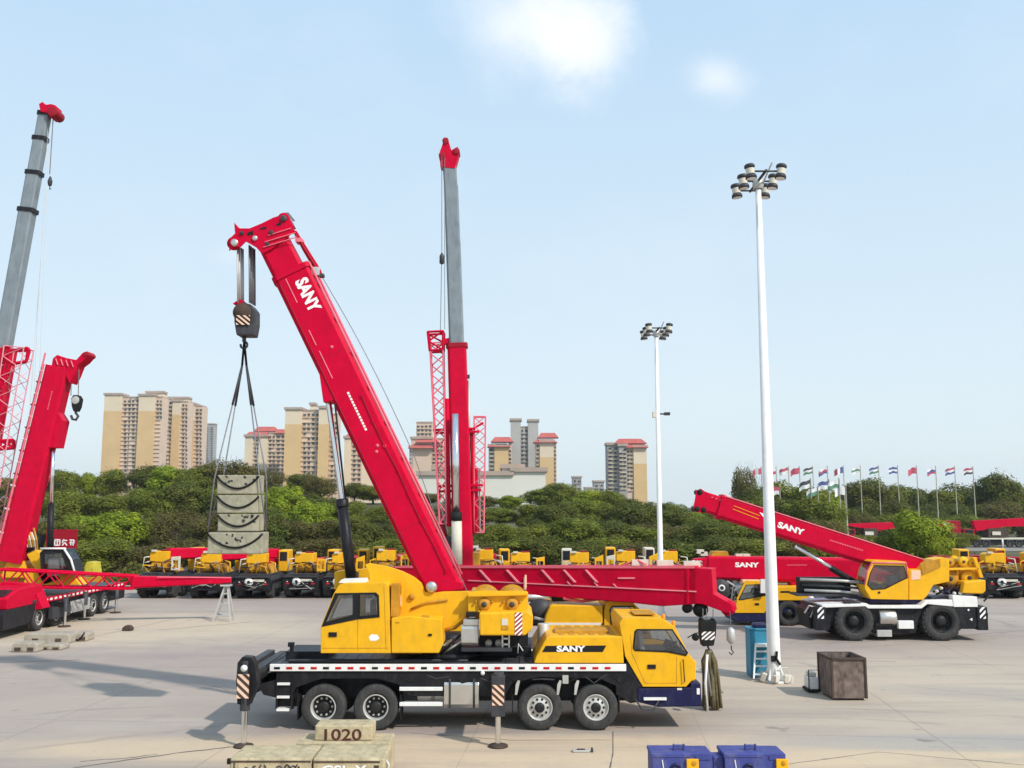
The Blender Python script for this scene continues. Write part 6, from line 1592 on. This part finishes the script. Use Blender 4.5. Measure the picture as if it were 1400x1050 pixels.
tower('cream and tan apartment tower, the widest and leftmost on the skyline', YT1, [(143, 166, 540, 'w', 0), (166, 178, 543, 'g', 3), (178, 190, 543, 'g', 2), (190, 212, 541, 'w', 0), (212, 221, 543, 'g', 2), (196, 219, 536, 'w', 6)], 562)
tower('cream and tan apartment tower, second from the left, with two window columns', YT1+30, [(222, 236, 546, 'g', 1), (236, 247, 549, 'w', 0), (247, 256, 549, 'g', 2), (225, 254, 544, 'w', 5)], 567)
tower('narrow cream and tan apartment tower just left of the grey far tower', YT1+55, [(257, 266, 553, 'w', 0), (266, 276, 555, 'g', 2)], 575)
tower('slim blue-grey tower standing alone between the left apartment group and the slings', 1500, [(279.5, 293, 580, 'd', 0)], None, mats=(bgrey, bgrey), floorpx=3.2)
tower('cream apartment tower with red hipped roof behind the right sling', 640, [(335, 346, 597, 'w', 0), (346, 354, 597, 'g', 1), (354, 366, 597, 'w', 0), (366, 376, 592, 'g', 2), (376, 389, 592, 'g', 3)], None, [(335, 367, 590, 597, 0), (345, 375, 582, 589, 5), (376, 389, 586, 592, 2)], mats=(bcream, bcream))
tower('tall cream and tan apartment tower behind the piston rod of the main crane', 600, [(390, 412, 560, 'w', 0), (412, 424, 561, 'g', 3), (424, 436, 561, 'g', 3), (436, 449, 558, 'w', 0), (449, 460, 566, 'g', 5), (421, 427, 552, 'w', 7)], 580, floorpx=6.6)
tower('cream apartment tower half hidden behind the raised red boom', 620, [(471, 480, 599, 'w', 0), (480, 494, 599, 'g', 2), (494, 520, 604, 'w', 3)], None, [(471, 496, 593, 599, 0)], floorpx=6.4, mats=(bcream, bcream))
tower('pale tower with red lower roofs, just left of the upright tall crane', 640, [(568, 590, 577, 'g', 6), (562, 590, 600, 'w', 0), (590, 606, 600, 'g', 2), (560, 565, 612, 'd', -1)], None, [(570, 600, 599, 605, -2), (560, 592, 607, 613, -3)], mats=(bcream, bpink))
tower('cream tower with a red roof wing, left neighbour of the grey twin tower', 640, [(668, 676, 610, 'd', 1), (676, 695, 611, 'w', 0), (695, 700, 606, 'g', 2)], None, [(673, 700, 597, 604, 0), (668, 696, 606, 611, -1)], mats=(bcream, btan))
tower('grey twin-headed tower, the tallest right of the upright crane', 660, [(698, 712, 575, 'w', 0), (712, 722, 584, 'g', 2), (722, 736, 576, 'w', 0)], None, mats=(bgrey, bgrey))
tower('tan tower with red roof, right neighbour of the grey twin tower', 630, [(732, 738, 605, 'g', 1), (738, 757, 604, 'w', 0), (757, 761, 606, 'g', 2)], 625, [(737, 762, 591, 598, 2), (731, 760, 600, 605, -1)])
tower('solitary apartment tower with red roof and shade-coloured left side, right of centre', 560, [(831, 846, 608, 'd', 3), (846, 857, 610, 'd', 0), (857, 866, 612, 'g', 1), (866, 884, 612, 'w', 0)], 634, [(843, 883, 599, 606, 2), (857, 884, 607, 612, -1)])
tower('large plain off-white building low among the trees, right of the upright crane', 330, [(655, 700, 650, 'w', 0), (686, 715, 640, 'w', 2), (700, 746, 645, 'w', 0)], None, name='white_building', cat='building', mats=(bwhite, bwhite), depth=30)
tower('off-white low building with a dark window band, left of the upright crane', 330, [(572, 610, 650, 'w', 0), (592, 612, 642, 'w', 1)], None, name='white_building', cat='building', mats=(bwhite, bwhite), depth=24)
tower('tiny grey far building over the trees left of the solitary tower', 900, [(783, 795, 653, 'd', 0)], None, name='far_building', cat='building', mats=(bgrey, bgrey))
tower('tiny pale far building touching the trees beside the solitary tower', 850, [(812, 826, 659, 'd', 0), (800, 812, 668, 'w', 0)], None, name='far_building', cat='building', mats=(bwhite, bwhite))

# ================================================================ FLAGS
fcol = {'r': M('flag_red', (.50, .10, .14), .8), 'b': M('flag_blue', (.10, .13, .30), .8), 'w': M('flag_white', (.75, .75, .75), .8), 'g': M('flag_green', (.12, .25, .16), .8), 'y': M('flag_yellow', (.7, .5, .05), .8), 'k': M('flag_black', (.08, .08, .09), .8)}
fcn = {'r': 'red', 'b': 'blue', 'w': 'white', 'g': 'green', 'y': 'yellow', 'k': 'black'}
def flag(px, ytop, Y, bands, vert, label, thick=.07):
    t = P(px, ytop, Y); r = thing('flagpole', label, 'flagpole', (t.x, Y, 0), 'flagpoles along the treeline')
    c = MB(); c.lathe([(thick*1.3, 0), (thick*.8, t.z), (thick*1.6, t.z+.05), (0, t.z+.2)], (t.x, Y, 0), (0, 0, 1), cream, 10); c.build('pole', r)
    c = MB(); nb = len(bands); W_ = 1.5; Hh = .95; n = 10; rr = random.Random(int(px)); ph = rr.random()*6; sag = rr.uniform(.15, .7)
    def fp(u, v): return Vector((t.x-.08-u*W_*(.93-.08*sag), Y+.16*math.sin(u*7+ph)*u, t.z-.15-v*Hh-u*u*sag+.06*math.sin(u*9+ph)))
    for bi, bc in enumerate(bands):
        vs = []; fs = []
        if vert:
            m_ = 5; us = [(bi+i/m_)/nb for i in range(m_+1)]; vv = [0, 1]
        else:
            us = [i/n for i in range(n+1)]; vv = [bi/nb, (bi+1)/nb]
        for u in us:
            for v in vv: vs.append(fp(u, v))
        for i in range(len(us)-1): fs.append((2*i, 2*i+1, 2*i+3, 2*i+2))
        c.add(vs, fs, fcol[bc], True)
    c.build('flag', r, recalc=False)
bk = [(1041, 'rwr', 1), (1061, 'wr', 0), (1078, 'rw', 0), (1093, 'r', 0), (1111, 'kwg', 0), (1131, 'wrb', 0), (1153, 'bwr', 1), (1176, 'wgw', 0), (1201, 'bwg', 0), (1227, 'bwb', 0), (1253, 'r', 0), (1279, 'wbr', 0), (1305, 'rwb', 0), (1330, 'rwk', 0)]
posn = ['behind the lamp post', 'first right of the lamp post', 'second right of the lamp post', 'third right of the lamp post', 'fourth right of the lamp post', 'fifth right of the lamp post', 'last before the round tree', 'left over the round tree', 'right over the round tree', 'left above the round light green tree', 'over the round light green tree', 'third from the right end', 'second from the right end', 'right end of the high row']
for (px, b, v), po in zip(bk, posn):
    flag(px, 637+abs(px-1200)*.01, 150, b, v, 'high flagpole with '+' and '.join(dict.fromkeys(fcn[q] for q in b))+' flag, '+po)
ft = [(1066, 664, 'rw'), (1108, 655, 'kw'), (1118, 665, 'wg'), (1133, 656, 'bw'), (1147, 655, 'wg'), (1156, 664, 'w')]
pos2 = ['first of the lower row', 'second of the lower row', 'third of the lower row', 'fourth of the lower row', 'fifth of the lower row', 'thickest pole of the lower row']
for (px, yt, b), po in zip(ft, pos2): flag(px, yt, 122, b, 0, 'lower flagpole with '+' and '.join(fcn[q] for q in b)+' flag, '+po, .09)

# ================================================================ SKY, SUN, CAMERA
hz_ = bpy.data.materials.new('haze'); hz_.use_nodes = True; n_ = hz_.node_tree; n_.nodes.clear(); oo = n_.nodes.new('ShaderNodeOutputMaterial'); pv = n_.nodes.new('ShaderNodeVolumePrincipled')
pv.inputs['Color'].default_value = (.86, .92, 1, 1); pv.inputs['Density'].default_value = .00016; pv.inputs['Anisotropy'].default_value = .2; n_.links.new(pv.outputs[0], oo.inputs['Volume'])
c = MB(); c.bb((-1600, -80, -1.5), (1600, 2500, 95), hz_); c.build('haze', kind='stuff', label='pale blue air haze over the far buildings', cat='haze')
w = bpy.data.worlds.new('World'); sc.world = w; w.use_nodes = True; nt = w.node_tree; nt.nodes.clear()
out = nt.nodes.new('ShaderNodeOutputWorld'); bg = nt.nodes.new('ShaderNodeBackground'); sky = nt.nodes.new('ShaderNodeTexSky')
sky.sky_type = 'NISHITA'; sky.sun_disc = False; sky.sun_elevation = R(41.4); sky.sun_rotation = R(131.4); sky.air_density = 1.0; sky.dust_density = 1.6; sky.ozone_density = 1.5; sky.altitude = 60
tc = nt.nodes.new('ShaderNodeTexCoord'); sp = nt.nodes.new('ShaderNodeSeparateXYZ'); nt.links.new(tc.outputs['Generated'], sp.inputs[0])
u = math_(nt, 'DIVIDE', sp.outputs[0], sp.outputs[1]); v = math_(nt, 'DIVIDE', sp.outputs[2], sp.outputs[1])
front = rng(nt, sp.outputs[1], .02, .1)
nz = noise(nt, vmap(nt, tc.outputs['Generated'], (13, 13, 17)), 1.0, 9, .68); nzl = noise(nt, vmap(nt, tc.outputs['Generated'], (5, 5, 6), loc=(1.3, .4, 2.1)), 1.0, 3, .5); nz2 = noise(nt, vmap(nt, tc.outputs['Generated'], (3, 3, 5), loc=(4, 2, 1)), 1.0, 5, .6)
def cloud(px, py, rx, rz, rot, k, soft=.9, shear=0):
    soft *= 1.25
    q = P(px, py, 1000.0); cu, cv = q.x/1000, (q.z-CH)/1000
    du = math_(nt, 'SUBTRACT', u, cu); dv = math_(nt, 'SUBTRACT', v, cv)
    a = math_(nt, 'ADD', math_(nt, 'MULTIPLY', du, math.cos(rot)/rx), math_(nt, 'MULTIPLY', dv, math.sin(rot)/rx))
    b = math_(nt, 'SUBTRACT', math_(nt, 'MULTIPLY', dv, math.cos(rot)/rz), math_(nt, 'MULTIPLY', du, math.sin(rot)/rz))
    d = math_(nt, 'SQRT', math_(nt, 'ADD', math_(nt, 'MULTIPLY', a, a), math_(nt, 'MULTIPLY', b, b)))
    d = math_(nt, 'ADD', d, math_(nt, 'ADD', math_(nt, 'MULTIPLY', math_(nt, 'SUBTRACT', nz, .5), 1.1), math_(nt, 'MULTIPLY', math_(nt, 'SUBTRACT', nzl, .5), 1.5)))
    n = nt.nodes.new('ShaderNodeMapRange'); n.interpolation_type = 'SMOOTHSTEP'; n.inputs[1].default_value = 1.15; n.inputs[2].default_value = 1.15-soft; n.inputs[3].default_value = 0; n.inputs[4].default_value = k
    nt.links.new(d, n.inputs[0]); return math_(nt, 'MULTIPLY', n.outputs[0], front)
col = sky.outputs[0]
CLOUDC = (7.9, 8.1, 8.4)
PALE = (4.1, 5.4, 6.7)
el = rng(nt, sp.outputs[2], .0, .55)
air = mixrgb(nt, el, (6.6, 7.4, 7.6), (4.05, 5.85, 7.7))
col = mixrgb(nt, .85, col, air)
for args in ((785, 55, .072, .095, R(30), .88, .8), (700, 40, .085, .075, R(-30), .6, 1.0), (975, 108, .044, .034, 0, .55, 1.0), (330, 350, .05, .02, 0, .22, 1.1)):
    col = mixrgb(nt, cloud(*args), col, CLOUDC)
col = mixrgb(nt, rng(nt, nz2, .5, .8, 0, .18), col, (7.2, 7.6, 8.0))
nt.links.new(col, bg.inputs[0]); bg.inputs[1].default_value = .118; nt.links.new(bg.outputs[0], out.inputs[0])
sd = bpy.data.lights.new('sun', 'SUN'); sd.energy = 3.5; sd.angle = R(1.5); sd.color = (1, .95, .88)
so = bpy.data.objects.new('sun', sd); C.objects.link(so)
sv = Vector((.85, -.75, 1)).normalized(); so.rotation_euler = sv.to_track_quat('Z', 'Y').to_euler(); so.location = (30, -30, 60)
cd = bpy.data.cameras.new('camera'); cam = bpy.data.objects.new('camera', cd); C.objects.link(cam)
cam.location = (0, 0, CH); cam.rotation_euler = (math.pi/2+TH, 0, 0); cd.sensor_width = 36; cd.lens = 36*F/1400; cd.clip_end = 12000; cd.clip_start = .3
sc.camera = cam
sc.view_settings.view_transform = 'Standard'; sc.view_settings.look = 'None'; sc.view_settings.gamma = 1; sc.view_settings.exposure = .20
sc.cycles.max_bounces = 6; sc.cycles.transparent_max_bounces = 12; sc.cycles.use_denoising = True
